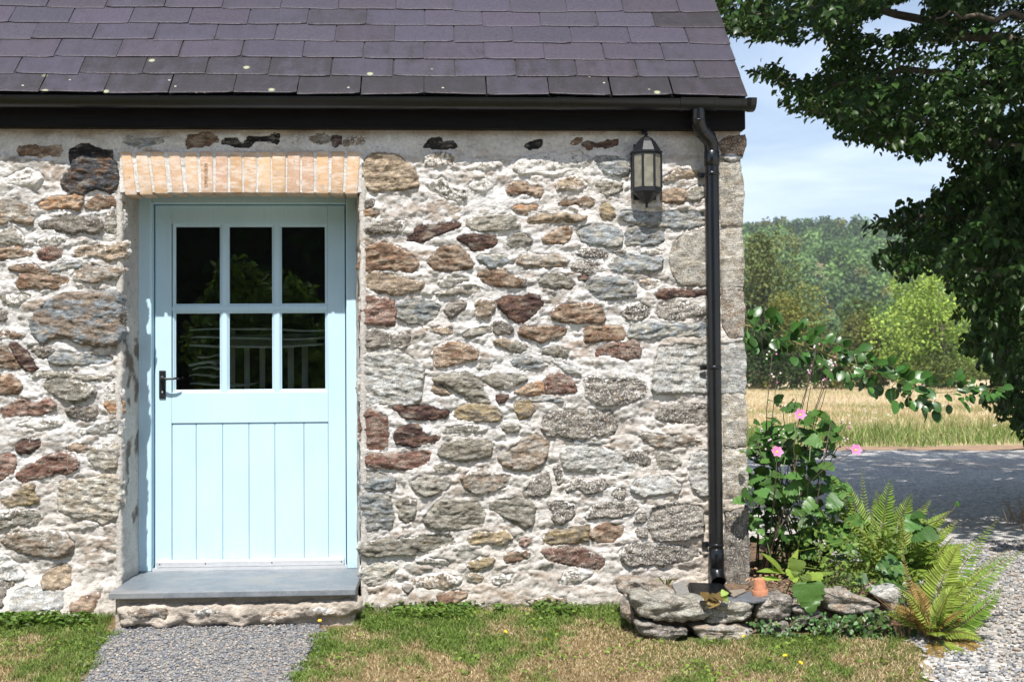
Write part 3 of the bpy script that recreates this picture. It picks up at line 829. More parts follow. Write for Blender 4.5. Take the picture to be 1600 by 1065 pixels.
def rock(name, poly, y0, depth, prot, pal, wash, parent, seed, n=64, lich=.5, rough=.008, mat=None, front=.6, relief=1.0, col_fn=None, grow=.0, smooth=1):
    """solid block: a traced front outline at y0, bulging forwards, running back by depth"""
    P = resample(poly, n, rough, seed, smooth); P = P + (P - P.mean(0)) / np.linalg.norm(P - P.mean(0), axis=1, keepdims=True) * grow
    c = P.mean(0); R = np.abs(P - c).max(0).mean()
    rings = []
    for k, (sc, yb) in enumerate([(.80, depth), (.95, depth * .8), (1.0, depth * .4), (1.0, depth * .14), (.992, .012)]):
        Q = c + (P - c) * sc; rings.append((Q, np.full(n, y0 + yb), 0.0))
    for t in (.972, .935, .87, .76, .62, .46, .28, .12):
        Q = c + (P - c) * t
        rings.append((Q, np.full(n, y0 - prot * (1 - math.exp(-(1 - t) * R / .010))), 1.0))
    V = []; 
    for Q, y, isf in rings:
        iso = 1.0 if col_fn is None else .5
        nn = fbm(Q[:, 0] * 9 + seed, Q[:, 1] * 24 * iso, y * 9, 4); n2 = fbm(Q[:, 0] * 30 + seed, Q[:, 1] * 55 * iso, y * 30, 3)
        dy = -(.014 * nn + .006 * n2) * isf * relief
        off = (.010 * nn + .004 * n2)[:, None] * (1 - isf) * relief
        dirn = (Q - c) / (np.linalg.norm(Q - c, axis=1, keepdims=True) + 1e-6)
        Q2 = Q + dirn * off
        V.append(np.stack([Q2[:, 0], y + dy, Q2[:, 1]], 1))
    V = np.concatenate(V); k = len(rings)
    F = [(i*n + j, i*n + (j+1) % n, (i+1)*n + (j+1) % n, (i+1)*n + j) for i in range(k - 1) for j in range(n)]
    F.append(tuple(range(n))[::-1]); F.append(tuple((k-1)*n + j for j in range(n)))
    C = (col_fn or stone_colour)(pal, V[:, 0], V[:, 2], seed, V[:, 1])
    Mk = np.tile([wash, lich, 0], (len(V), 1))
    o = mk(name, V, F, mat or MAT['stone'], parent, True, C, Mk)
    return recalc(o)
for i, (pal, wash, prot, poly) in enumerate(QN):
    rock('quoin', poly, .004 - float(low(np.array(poly)[:, 0].mean(), np.array(poly)[:, 1].mean())), .26, prot * .6 + .003, pal, wash, wall, 503 + i * 3.7, n=84, lich=.62, grow=.008, rough=.006, relief=.6, smooth=0)

# side wall round the corner (mortar and rubble)
ys = np.arange(.0, 5.0, .03); zs2 = np.arange(ZB, 4.2, .03)
YY, ZZ = np.meshgrid(ys, zs2)
hh = .012 * fbm(YY * 6, ZZ * 12, 4, 4)
hh[:, 0] = -.012
sidew = np.stack([XR - .018 + hh, YY, ZZ], -1).reshape(-1, 3)
k2 = np.arange(ZZ.size).reshape(ZZ.shape); Fs = np.stack([k2[:-1, :-1], k2[:-1, 1:], k2[1:, 1:], k2[1:, :-1]], -1)
ok = ((ZZ - ZT) < np.minimum(YY, 5 - YY) * .9 + .0)[:-1, :-1]
cc = np.tile([.55, .50, .44], (ZZ.size, 1)) * (1 + .5 * fbm(YY * 5, ZZ * 10, 2, 3)).reshape(-1, 1)
mk('side_wall', sidew, Fs[ok], MAT['mortar'], house, True, np.clip(cc, .1, .75))

# ---- reveals of the doorway: rounded, uneven plaster edges
Y_FR, Y_LF = .300, .343                            # faces of the frame and of the door leaf
def reveal(side):
    zc = np.arange(.02, LINT_B + .07, .008)
    if side < 0: edge = DOOR_L + .010 * fbm(zc * 9, zc * 0 + 2, 1, 3) + .006 * pn(zc * 28, 3.3, 0); back = at(217, 600, Y_FR).x
    else: edge = DOOR_R + .007 * fbm(zc * 9, zc * 0 + 8, 1, 3); back = at(556, 600, Y_FR).x
    prof = [(-.040, -.016), (-.024, .004), (-.012, .0065), (-.003, .004), (.0015, -.008), (.003, -.03)]
    rows = []
    for dx, h in prof:
        rows.append(np.stack([edge + (dx if side < 0 else -dx), -h - low(edge, zc) * (1 if h > -.01 else 1), zc], 1))
    for t in np.linspace(.1, 1, 12):
        y = .03 + (Y_FR + .02 - .03) * t
        xx = edge * (1 - t) + back * t + (.003 if side < 0 else -.003) * (1 - t)
        rows.append(np.stack([xx + .010 * fbm(zc * 7, y * 7, 5 + side, 4) * (1 - .6 * t) * 1.0, np.full(len(zc), y), zc], 1))
    V = np.concatenate(rows); n = len(zc)
    F = np.array([(i*n + j, i*n + j + 1, (i+1)*n + j + 1, (i+1)*n + j) for i in range(len(rows) - 1) for j in range(n - 1)])
    if side > 0: F = F[:, ::-1]
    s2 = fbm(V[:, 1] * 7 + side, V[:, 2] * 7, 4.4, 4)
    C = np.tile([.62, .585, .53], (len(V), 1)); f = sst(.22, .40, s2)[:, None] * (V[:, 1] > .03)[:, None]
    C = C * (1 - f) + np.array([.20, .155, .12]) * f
    mk('reveal', V, F, MAT['mortar'], house, True, C)
reveal(-1); reveal(1)

# ---- brick lintel
lint = mk('lintel', *join([box(P_TL.x - .012, P_TR.x + .008, -.0115, .10, LINT_B + .006, at(380, 238).z - .003)]), MAT['mortar'], house, False, (.74, .72, .68))
lint['label'] = 'flat arch of buff bricks set on end over the door'
tops = [(75,135),(165,232),(248,330),(355,425),(452,525),(545,620),(640,710),(725,795),(805,885),(892,965),(975,1055),(1066,1140),(1150,1220),(1240,1310),(1330,1405),(1425,1498)]
bots = [(102,170),(190,265),(278,355),(385,450),(470,540),(555,625),(638,710),(725,797),(808,880),(890,968),(978,1052),(1065,1140),(1152,1222),(1237,1308),(1325,1395),(1410,1480)]
for i, (tp, bt) in enumerate(zip(tops, bots)):
    sag = 436 - 8 * math.sin(math.pi * (i + .5) / 16) + (6 if i < 2 else 0)
    q = [at(*zpx('P', tp[0] - 1, 181)), at(*zpx('P', tp[1] + 1, 181)), at(*zpx('P', bt[1] + 1, sag)), at(*zpx('P', bt[0] - 1, sag))]
    yb = -.0135 - .004 * rr.random()
    if i == 5: yb = -.0150
    V = [(p.x, yb, p.z) for p in q] + [(p.x, .11, p.z) for p in q]
    F = [(0,3,2,1), (4,5,6,7), (0,1,5,4), (1,2,6,5), (2,3,7,6), (3,0,4,7)]
    o = mk('brick', V, F, None, lint)
    bevel(o, .005, 2)
    bm = bmesh.new(); bm.from_mesh(o.data)
    bmesh.ops.subdivide_edges(bm, edges=[e for e in bm.edges if e.calc_length() > .05], cuts=3, use_grid_fill=True)
    for vv in bm.verts:
        nz_ = float(fbm(vv.co.x * 40, vv.co.z * 40, i * 3.0, 3)); vv.co.y += .0022 * nz_; vv.co.x += .0015 * float(pn(vv.co.z * 60, i * 2.2, 1))
        vv.co.z += .002 * float(pn(vv.co.x * 60, i * 2.2, 7))
    bm.to_mesh(o.data); bm.free()
    base = np.array([.62, .415, .265]) * rr.uniform(.82, 1.06) * np.array([1, rr.uniform(.96, 1.04), rr.uniform(.9, 1.12)])
    a = o.data.attributes.new('Col', 'FLOAT_COLOR', 'POINT')
    a.data.foreach_set('color', np.tile(np.r_[base, 1], len(o.data.vertices)).astype(np.float32))
    o.data.materials.append(MAT['brick'])
    o.data.polygons.foreach_set('use_smooth', np.ones(len(o.data.polygons), dtype=bool))
# worn maker's stamp, read from the bottom up, pressed into the sixth brick
tx = bpy.data.curves.new('stamp', 'FONT'); tx.body = "OVX\u00b7OO1"; tx.size = .024; tx.extrude = .0008; tx.align_x = 'CENTER'; tx.align_y = 'CENTER'; tx.space_character = 1.12
to = bpy.data.objects.new('stamp', tx); COL.objects.link(to)
dg = bpy.context.evaluated_depsgraph_get(); sm = bpy.data.meshes.new_from_object(to.evaluated_get(dg)); bpy.data.objects.remove(to)
stamp = inst('stamp_lettering', sm, lint)
pc = at(*zpx('P', 583, 318))
stamp.matrix_local = Matrix.Translation((pc.x, -.0168, pc.z)) @ Matrix.Rotation(math.radians(90), 4, 'Y').inverted() @ Matrix.Rotation(math.radians(90), 4, 'X')
sm.materials.append(m_simple('stamp_shadow_clay', (.42, .245, .13), .9))

# ---- painted frame
def px_box(x0, x1, y0, y1, Y0, Y1, Yp):
    a, b = at(x0, y1, Yp), at(x1, y0, Yp)
    return box(a.x, b.x, Y0, Y1, a.z, b.z)
ZS = at(380, 889, Y_FR).z                          # top of the doorstep
fr = []
xl0, xl1 = at(206, 600, Y_FR).x, at(236.5, 600, Y_FR).x
xr0, xr1 = at(541.5, 600, Y_FR).x, at(566, 600, Y_FR).x
zh0, zh1 = at(390, 318, Y_FR).z, LINT_B + .12
fr.append(box(xl0, xl1, Y_FR, Y_FR + .11, ZS - .005, zh1)); fr.append(box(xr0, xr1, Y_FR, Y_FR + .11, ZS - .005, zh1))
fr.append(box(xl1 + .0005, xr0 - .0005, Y_FR + .0015, Y_FR + .11, zh0, zh1))
dframe = mk('door_frame', *join(fr), MAT['paint'], house); bevel(dframe, .006, 3)
dframe['label'] = 'pale blue painted door frame'
# stops against which the leaf closes
for xa, xb in ((xl1 + .0005, at(240.5, 600, Y_LF).x), (at(541.5, 600, Y_LF).x, xr0 - .0005)):
    mk('door_stop', *box(xa, xb, Y_FR + .028, Y_FR + .1, ZS + .02, zh0 - .001), MAT['paint'], house)

# ---- the door
def lx(p): return at(p, 600, Y_LF).x
def lz(p): return at(390, p, Y_LF).z
LX0, LX1, LZ0, LZ1 = lx(242.5), lx(539.5), lz(884), lz(321)
cols = [(274, 343), (358, 425), (440, 508)]; rows_ = [(354, 474), (489, 608)]
M_ = 4.5                                           # moulding round each pane, px
T = .044
bars = []
def lb(x0, x1, y0, y1, dy=0.0, th=T): bars.append(box(lx(x0), lx(x1), Y_LF + dy, Y_LF + th, lz(y1), lz(y0)))
lb(242.5, 268, 321, 884); lb(512.8, 539.5, 321, 884)
lb(268.1, 512.7, 321, 349.5); lb(268.1, 512.7, 612.5, 660); lb(268.1, 512.7, 873, 884)
lb(268.1, 512.7, 478.5, 484.5, .002)
for (x0, x1) in ((347.5, 353.5), (429.5, 435.5)):
    lb(x0, x1, 349.6, 478.4, .003); lb(x0, x1, 484.6, 612.4, .003)
door = mk('door', *join(bars), MAT['paint'], house); bevel(door, .0022, 2)
door['label'] = 'pale blue door with six panes above vertical boards'
for (x0, x1) in cols:
    for (y0, y1) in rows_:
        o4 = [(lx(x0 - M_), lz(y0 - M_)), (lx(x1 + M_), lz(y0 - M_)), (lx(x1 + M_), lz(y1 + M_)), (lx(x0 - M_), lz(y1 + M_))]
        i4 = [(lx(x0), lz(y0)), (lx(x1), lz(y0)), (lx(x1), lz(y1)), (lx(x0), lz(y1))]
        V, F = [], []
        for ring, yy in ((o4, Y_LF + .004), ([(a[0]*.75 + b[0]*.25, a[1]*.75 + b[1]*.25) for a, b in zip(o4, i4)], Y_LF + .0035), ([(a[0]*.2 + b[0]*.8, a[1]*.2 + b[1]*.8) for a, b in zip(o4, i4)], Y_LF + .013), (i4, Y_LF + .0145), (i4, Y_LF + .034)):
            V += [(a, yy, b) for a, b in ring]
        for k in range(4):
            for j in range(4): F.append((k*4 + j, k*4 + (j+1) % 4, k*4 + 4 + (j+1) % 4, k*4 + 4 + j))
        mk('pane_moulding', V, [f[::-1] for f in F], MAT['paint'], door)
        a = i4[3]; b = i4[1]
        tl = rr.uniform(-.0012, .0012)
        V, F = box(a[0] - .003, b[0] + .003, Y_LF + .022, Y_LF + .026, a[1] - .003, b[1] + .003)
        V = [(p[0], p[1] + tl * (p[0] - a[0]) * 4, p[2]) for p in V]
        mk('pane', V, F, MAT['glass'], door)
edges = [268.4, 306, 347.5, 388.5, 429, 474.5, 512.5]
for e0, e1 in zip(edges[:-1], edges[1:]):
    o = mk('board', *box(lx(e0) + .0007, lx(e1) - .0007, Y_LF + .006, Y_LF + .030, lz(872.8), lz(660.2)), MAT['paint'], door); bevel(o, .004, 2)
mk('board_backing', *box(lx(268.2), lx(512.6), Y_LF + .0315, Y_LF + .04, lz(872.8), lz(660.2)), MAT['inside'], door)
wb = mk('weather_bar', *join([box(lx(245), lx(537), Y_LF - .022, Y_LF - .001, lz(882), lz(874.5)), box(lx(245), lx(537), Y_LF - .012, Y_LF - .001, lz(874.4), lz(872))]), MAT['alu'], door); bevel(wb, .002, 1)
for px in (251, 322, 425, 533):
    mk('screw', *lathe([(.0035, 0), (.0035, .0015), (.002, .0022)], 8, (0, 0, 0)), MAT['iron'], door).matrix_local = Matrix.Translation((lx(px), Y_LF - .0225, lz(878))) @ Matrix.Rotation(math.radians(90), 4, 'X')
mk('threshold', *join([box(xl1 + .001, xr0 - .001, Y_FR + .012, Y_FR + .13, ZS - .004, ZS + .010), box(xl1 + .02, xr0 - .02, Y_FR + .03, Y_FR + .036, ZS + .0105, ZS + .018)]), MAT['alu'], house)
# handle
hd = mk('handle', *box(lx(248.8), lx(259.3), Y_LF - .007, Y_LF - .0005, lz(621.5), lz(577.5)), MAT['iron'], door); bevel(hd, .003, 2)
hx, hz = lx(254), lz(590)
lev = tube([(hx, Y_LF - .006, hz), (hx, Y_LF - .04, hz), (hx + .006, Y_LF - .05, hz), (hx + .03, Y_LF - .053, hz - .003), (hx + .060, Y_LF - .052, hz - .002), (hx + .082, Y_LF - .046, hz + .001), (hx + .090, Y_LF - .038, hz - .004)],
           [.008, .007, .0075, .006, .0055, .0062, .004], 10)
ro = lathe([(.014, 0), (.014, .004), (.009, .008)], 14); ro = (np.array([(v[0] + hx, Y_LF - .007 - v[2], v[1] + hz) for v in ro[0]]), ro[1])
scr = []
for sx in (251, 257):
    for sy in (581, 618):
        q = lathe([(.0028, 0), (.0028, .0012), (.001, .002)], 7); scr.append((np.array([(v[0] + lx(sx), Y_LF - .007 - v[2], v[1] + lz(sy)) for v in q[0]]), q[1]))
kh = lathe([(.0001, 0), (.0035, 0), (.0035, .0012)], 10); mk('keyhole', np.array([(v[0] + lx(254), Y_LF - .0072 - v[2], v[1] * 1.7 + lz(611)) for v in kh[0]]), kh[1], MAT['alu'], door)
lv = mk('lever', *join([lev, ro] + scr), MAT['iron'], door, True); recalc(lv)
# slate doorstep, built-up footing below it
stp_x0, stp_x1 = -1.500, -.385
yS = atz(372, 921, ZS).y
V, F = join([box(stp_x0, stp_x1, yS, Y_FR + .06, ZS - .034, ZS - .0045)])
step = mk('doorstep', V, F, MAT['step'], house); bevel(step, .004, 2); step['label'] = 'blue-grey slate doorstep slab'
foot = [[(188,941),(300,938),(420,940),(559,934),(562,958),(500,964),(470,961),(380,972),(300,968),(262,978),(240,968),(192,968)]]
mk('footing_wall', *box(stp_x0 + .02, stp_x1 - .01, yS + .05, .2, -.1, ZS - .0355), MAT['mortar'], house, False, (.52, .45, .37))
yy = yS + .03
for i, (pp, pal, wsh, hh0) in enumerate([([(186,945),(240,942),(300,944),(380,942),(470,940),(560,936),(566,956),(530,962),(505,960),(480,968),(460,963),(430,975),(400,970),(375,980),(340,972),(310,978),(280,970),(255,984),(225,974),(186,980)], 't', 1, .022),
                        ([(196,950),(222,945),(262,947),(270,956),(262,968),(225,970),(198,964)], 'm', .30, .034), ([(392,958),(420,951),(446,954),(458,962),(425,967),(396,966)], 'o', .34, .032), ([(285,950),(330,944),(352,950),(345,962),(300,964)], 'g', .5, .030), ([(478,948),(520,943),(545,946),(540,955),(490,960)], 'l', .5, .030)]):
    P = resample([(v.x, v.z) for v in [at(a, b, yy) for a, b in pp]], 90, .012, i * 7.0)
    (x0, z0), (x1, z1) = P.min(0) - .01, P.max(0) + .01
    X, Z = np.meshgrid(np.arange(x0, x1, .006), np.arange(z0, z1, .006))
    d = sdf([tuple(q) for q in P], X, Z) + .008 * fbm(X * 30, Z * 30, i, 3)
    h = hh0 * (1 - np.exp(-np.maximum(d, 0) / .012)) + .018 * fbm(X * 7, Z * 12, 3 + i * 0, 4) + .006 * fbm(X * 40, Z * 50, i, 3) + np.where(d < 0, d * 4, 0)
    ii = np.arange(X.size).reshape(X.shape); dm_ = np.maximum.reduce([d[:-1, :-1], d[:-1, 1:], d[1:, 1:], d[1:, :-1]])
    Fs = np.stack([ii[:-1, :-1], ii[:-1, 1:], ii[1:, 1:], ii[1:, :-1]], -1)[dm_ > -.012]
    C = np.array([.54, .47, .39]) * (1 + .5 * fbm(X * 9, Z * 14, 2, 4))[..., None] if i == 0 else stone_colour(pal, X, Z, 900 + i)
    mk('footing' if i == 0 else 'footing_stone', np.stack([X, yy - h, Z], -1).reshape(-1, 3), Fs, MAT['mortar' if i == 0 else 'stone'], house, True, np.clip(C, .02, .8).reshape(-1, 3), np.tile([wsh, .2, 0], (X.size, 1)))

# ---- dark room behind the door
rx0, rx1, ry0, ry1, rz0, rz1 = -2.4, .6, .42, 3.4, .06, 2.25
V, F = box(rx0, rx1, ry0, ry1, rz0, rz1)
F = [f for f in F if f != (0, 4, 5, 1)]
k = len(V)
ox0, ox1, oz0, oz1 = xl0 + .01, xr1 - .01, ZS - .02, zh1 - .01
V = list(V) + [(ox0, ry0, oz0), (ox1, ry0, oz0), (ox1, ry0, oz1), (ox0, ry0, oz1)]
F += [(0, 4, k+1, k), (4, 5, k+2, k+1), (5, 1, k+3, k+2), (1, 0, k, k+3)]
mk('room_interior', V, F, MAT['inside'], house)
# closes the wall core round the frame
mk('wall_core', *join([box(XL, xl0 - .001, .03, .41, ZB, ZT + .05), box(xr1 + .001, XR - .05, .03, .41, ZB, ZT + .05), box(xl0, xr1, .115, .41, zh1 - .02, ZT + .05)]), MAT['inside'], house)

# ---- roof: fascia, deck, slates
PITCH_R = math.radians(43.5); cr, sr = math.cos(PITCH_R), math.sin(PITCH_R)
Y_FA, Y_EV = -.055, -.115
zf0, zf1 = at(600, 200, Y_FA).z, at(600, 152, Y_FA).z
XV = at(1164.5, 180, Y_FA).x
fas = mk('fascia', *box(XL, XV, Y_FA, .02, zf0, zf1 + .035), MAT['fascia'], house); bevel(fas, .003, 1)
E0 = at(600, 150.5, Y_EV); zE = E0.z
roof = mk('roof', [(XL, Y_EV + .03, zE - .02 + .03 * sr / cr), (XR + .01, Y_EV + .03, zE - .02 + .03 * sr / cr), (XR + .01, 2.5, zE - .02 + (2.5 - Y_EV) * sr / cr), (XL, 2.5, zE - .02 + (2.5 - Y_EV) * sr / cr),
                   (XR + .01, 5.1, zE - .02), (XL, 5.1, zE - .02)], [(0, 1, 2, 3), (3, 2, 4, 5)], MAT['fascia'], house)
roof['label'] = 'roof of purple-grey slates'
GA, SW, SL = .1695, .3025, .36
x_first = at(61, 150, Y_EV).x
XVR = at(1168, 150, Y_EV).x
for row in range(13):
    s0 = row * GA
    off = x_first - (SW * .5 if row % 2 else 0)
    n0 = math.ceil((XL - off) / SW)
    xj = [off + SW * k for k in range(n0, 40) if off + SW * k < XVR - .08]
    for a, b in zip(xj, xj[1:] + [XVR]):
        if b - a > SW + .12: pass
        jx0, jx1 = a + .003 + rr.uniform(-.002, .002), b - .003 + rr.uniform(-.002, .002)
        if b == XVR: jx1 = XVR + rr.uniform(-.004, .004)
        ds = rr.uniform(-.005, .005) - (.014 if rr.random() < .05 else 0); rot = rr.uniform(-.007, .007); sd = rr.uniform(0, 100)
        nu, nv = 9, 6
        V, C, Mk = [], [], []
        svals = [0, .006, .05, .11, .2, SL]
        base = np.array([.044, .037, .054]) * rr.uniform(.86, 1.14) * np.array([rr.uniform(.95, 1.06), 1, rr.uniform(.95, 1.05)])
        alg = rr.uniform(0, .32) + (.40 if row == 0 else .24 if row == 1 else .06 if row == 2 else 0) + (.35 if rr.random() < .08 else 0)
        up = .012 + rr.uniform(0, .003)
        for layer in (0, 1):
            for jv, sv in enumerate(svals):
                for iu in range(nu):
                    uu = iu / (nu - 1); xx = jx0 + (jx1 - jx0) * uu
                    edge = .0026 * float(pn(xx * 45 + sd, sv * 45, 1.5)) * (1 if jv == 0 else .5 if jv == 1 else 0)
                    corner = .006 * max(0, 1 - min(uu, 1 - uu) * 14) * (rr.random() if False else .5 + .5 * math.sin(sd * 3 + round(uu) * 4)) if jv == 0 else 0
                    xx2 = xx + (.002 * float(pn(sv * 50 + sd, 7.7, 2.0)) if iu in (0, nu - 1) else 0)
                    s = s0 + ds + sv + edge + corner + rot * (uu - .5) * 2
                    t = up * (1 - sv / SL * 1.0) + .0035 + .0012 * float(pn(xx * 9 + sd, sv * 9, 0)) - layer * .0065
                    if jv == 0 and layer == 0: t -= .002
                    V.append((xx2, Y_EV + s * cr - t * sr, zE + s * sr + t * cr))
                    C.append(base); em = max(0, 1 - sv / .012) * .8 + max(0, 1 - min(uu, 1 - uu) * 30) * .1
                    lsp = (.75 if row == 0 else .6 if row == 1 else .30)
                    Mk.append((alg + .12 * max(0, 1 - min(uu, 1 - uu) * 12), em, lsp))
        L1 = nu * nv; F = []
        for j in range(nv - 1):
            for i in range(nu - 1):
                q = j * nu + i; F.append((q, q + 1, q + nu + 1, q + nu)); F.append((L1 + q, L1 + q + nu, L1 + q + nu + 1, L1 + q + 1))
        for i in range(nu - 1): F.append((i + 1, i, L1 + i, L1 + i + 1))
        for j in range(nv - 1):
            F.append((j*nu, j*nu + nu, L1 + j*nu + nu, L1 + j*nu)); e = nu - 1
            F.append((j*nu + nu + e, j*nu + e, L1 + j*nu + e, L1 + j*nu + nu + e))
        mk('slate', V, F, MAT['slate'], roof, False, np.array(C), np.array(Mk))
mk('verge_board', [(XVR - .03, Y_EV + .16, zE + .07), (XVR - .03, 2.5, zE + 2.6 * sr / cr - .02), (XVR - .03, 2.5, zE + 2.6 * sr / cr - .14), (XVR - .03, Y_EV + .16, zE - .04),
                   (XVR - .012, Y_EV + .16, zE + .07), (XVR - .012, 2.5, zE + 2.6 * sr / cr - .02), (XVR - .012, 2.5, zE + 2.6 * sr / cr - .14), (XVR - .012, Y_EV + .16, zE - .04)],
   [(0,1,2,3), (7,6,5,4), (0,4,5,1), (3,2,6,7), (0,3,7,4), (1,5,6,2)], MAT['fascia'], house)

# ---- gutter (half round) and downpipe
Y_G, RG = -.118, .053
zg = at(600, 151, Y_G - RG).z
def gutter_piece(name, x0, x1, r, parent, thick=.0035, z=None, n=15, lip=True, tilt=0.0):
    V, F = [], []
    z = zg if z is None else z
    for x_ in (x0, x1):
        for rad in (r, r - thick):
            for j in range(n):
                a = math.pi + math.pi * j / (n - 1)
                V.append((x_, Y_G + rad * math.cos(a), z + rad * math.sin(a) * .98 + (tilt * (x_ - x0))))
    A = lambda e, l, j: e * 2 * n + l * n + j
    for j in range(n - 1):
        F += [(A(0,0,j), A(1,0,j), A(1,0,j+1), A(0,0,j+1)), (A(0,1,j), A(0,1,j+1), A(1,1,j+1), A(1,1,j)),
              (A(0,0,j), A(0,0,j+1), A(0,1,j+1), A(0,1,j)), (A(1,0,j), A(1,1,j), A(1,1,j+1), A(1,0,j+1))]
    F += [(A(0,0,0), A(0,1,0), A(1,1,0), A(1,0,0)), (A(0,0,n-1), A(1,0,n-1), A(1,1,n-1), A(0,1,n-1))]
    o = mk(name, V, F, MAT['plastic'], parent, True)
    recalc(o); o.data.set_sharp_from_angle(angle=math.radians(40)); return o
def gx(p, y=160): return at(p, y, Y_G - RG).x
gut = gutter_piece('gutter', XL, gx(1176), RG, house); gut['label'] = 'black half-round plastic gutter under the slates'
for p0, p1, r in ((239, 247, .0555), (556, 563, .0555), (869, 875, .0575), (876, 893, .056), (893.5, 899, .0575)):
    gutter_piece('joint_collar', gx(p0), gx(p1), r, gut, .006, zg + .002)
gutter_piece('outlet', gx(1066), gx(1121), .0570, gut, .006, zg + .003)
gutter_piece('outlet_rim', gx(1064), gx(1070), .0595, gut, .008, zg + .004); gutter_piece('outlet_rim', gx(1117), gx(1123), .0595, gut, .008, zg + .004)
gutter_piece('end_collar', gx(1161), gx(1166), .056, gut, .006, zg + .002)
n = 15
V = [(gx(1167), Y_G, zg)]; 
ec = []
for x_, r in ((gx(1168), .055), (gx(1174), .0595), (gx(1181), .0585), (gx(1183), .053)):
    ec += [(x_, Y_G + r * math.cos(math.pi + math.pi * j / (n - 1)), zg + .004 + r * math.sin(math.pi + math.pi * j / (n - 1))) for j in range(n)]
F = [(i*n + j, (i+1)*n + j, (i+1)*n + j + 1, i*n + j + 1) for i in range(3) for j in range(n - 1)] + [tuple(3*n + j for j in range(n)), tuple(range(n))[::-1]] + [(i*n, i*n + n - 1, (i+1)*n + n - 1, (i+1)*n) for i in range(3)]
recalc(mk('end_cap', ec, F, MAT['plastic'], gut, False))
# downpipe
RP = .034; Y_P = -.062
p_out = at(1091, 172, Y_G); p_a = at(1091, 190, Y_G); p_b = at(1110, 222, Y_P - .002); p_top = at(1112, 236, Y_P); p_bot = at(1121.5, 893, Y_P)
xp = p_top.x
dpx = [(p_out.x, Y_G, p_out.z + .03), (p_out.x, Y_G, p_a.z + .005), (p_out.x + .004, Y_G + .003, p_a.z - .012), (p_out.x + .014, Y_G + .010, p_a.z - .03)]
d1 = tube([(p_out.x, Y_G, p_out.z + .035), (p_out.x, Y_G, p_a.z + .006), (p_out.x + .003, Y_G + .003, p_a.z - .010), (p_out.x + .012, Y_G + .012, p_a.z - .026), (p_out.x + .026, Y_G + .026, p_a.z - .044),
           (xp - .012, Y_P - .012, p_b.z + .012), (xp - .003, Y_P - .003, p_b.z - .006), (xp, Y_P, p_top.z - .01), (xp, Y_P, p_top.z - .06)], .0355, 22)
dp = mk('downpipe', *join([tube([(xp, Y_P, p_top.z - .02), (xp, Y_P, .9), (xp, Y_P, p_bot.z + .03)], RP, 26)]), MAT['plastic'], house, True)
dp.data.set_sharp_from_angle(angle=math.radians(50)); dp['label'] = 'black round plastic downpipe with swan neck at the top'
sw = mk('swan_neck', *d1, MAT['plastic'], dp, True); sw.data.set_sharp_from_angle(angle=math.radians(50))
def sleeve(name, z0, z1, r, x_=None, y_=None):
    x_ = xp if x_ is None else x_; y_ = Y_P if y_ is None else y_
    o = mk(name, *lathe([(r - .003, z0), (r, z0 + .003), (r, z1 - .003), (r - .003, z1)], 26, (x_, y_, 0)), MAT['plastic'], dp, True); o.data.set_sharp_from_angle(angle=math.radians(50)); return o
sleeve('collar', p_out.z + .008, p_out.z + .03, .0385, p_out.x, Y_G); sleeve('collar', p_a.z + .001, p_a.z + .009, .0372, p_out.x, Y_G)
sleeve('collar', p_top.z - .075, p_top.z - .0, .0375)
mid = (Vector((p_out.x + .026, Y_G + .026, p_a.z - .044)) + Vector((xp - .012, Y_P - .012, p_b.z + .012))) / 2
dv = (Vector((xp - .012, Y_P - .012, p_b.z + .012)) - Vector((p_out.x + .026, Y_G + .026, p_a.z - .044))).normalized()
o = mk('collar', *tube([mid - dv * .028, mid + dv * .028], .0385, 24), MAT['plastic'], dp, True); o.data.set_sharp_from_angle(angle=math.radians(50))
for py in (272, 574, 851):
    zc = at(1115, py, Y_P).z
    sleeve('clip', zc - .009, zc + .009, .0375)
    for xa, xb in ((xp - .062, xp - .03), (xp + .03, xp + .044)):
        o = mk('clip_lug', *box(xa, xb, -.03, -.012, zc - .012, zc + .012), MAT['plastic'], dp); bevel(o, .003, 1)
sleeve('shoe_socket', at(1121, 887, Y_P).z, at(1121, 856, Y_P).z, .0375)
# the shoe: short kicked-out end with an open mouth
zsh = at(1121, 884, Y_P).z
pth = [(xp, Y_P, zsh + .01), (xp, Y_P, zsh - .015), (xp, Y_P - .012, zsh - .04), (xp, Y_P - .045, zsh - .068)]
outr = tube(pth, .0368, 24, cap=False); inr = tube(pth, .0325, 24, cap=False)
V = np.concatenate([outr[0], inr[0]]); n = 24; k = len(outr[0])
F = list(outr[1]) + [tuple(i + k for i in f[::-1]) for f in inr[1]] + [(3*n + j, 3*n + (j+1) % n, k + 3*n + (j+1) % n, k + 3*n + j) for j in range(n)]
mk('shoe', V, F, MAT['plastic'], dp, True).data.set_sharp_from_angle(angle=math.radians(50))

# ================================================================== LANTERN
lan = tag(empty('wall_lantern', (at(1007, 270).x, 0, at(1007, 242).z)), 'black half-octagonal carriage lantern with cream glass on the wall by the downpipe', 'lantern')
LC = (0, -.056, 0); SCL = 1 / 333.0                 # metres per px at the lantern
def lmk(name, VF, mat, smooth=False):
    o = mk(name, VF[0], VF[1], MAT[mat] if isinstance(mat, str) else mat, lan, smooth); return recalc(o)
RB = .0735; A0 = math.pi / 8
lmk('cap', lathe([(.083, -.004), (.083, .003), (.074, .006), (.060, .030), (.047, .052), (.030, .070), (.013, .080), (.006, .084)], 8, LC, A0), 'iron')
lmk('finial', lathe([(.005, .082), (.011, .088), (.009, .096), (.004, .100)], 10, LC), 'iron')
lmk('wall_bracket', join([tube([(0, -.056, .095), (-.002, -.045, .112), (.004, -.03, .122), (.006, .01, .118)], .006, 8), box(-.014, .014, -.012, .012, .10, .135)]), 'iron')
zb = -58 * SCL
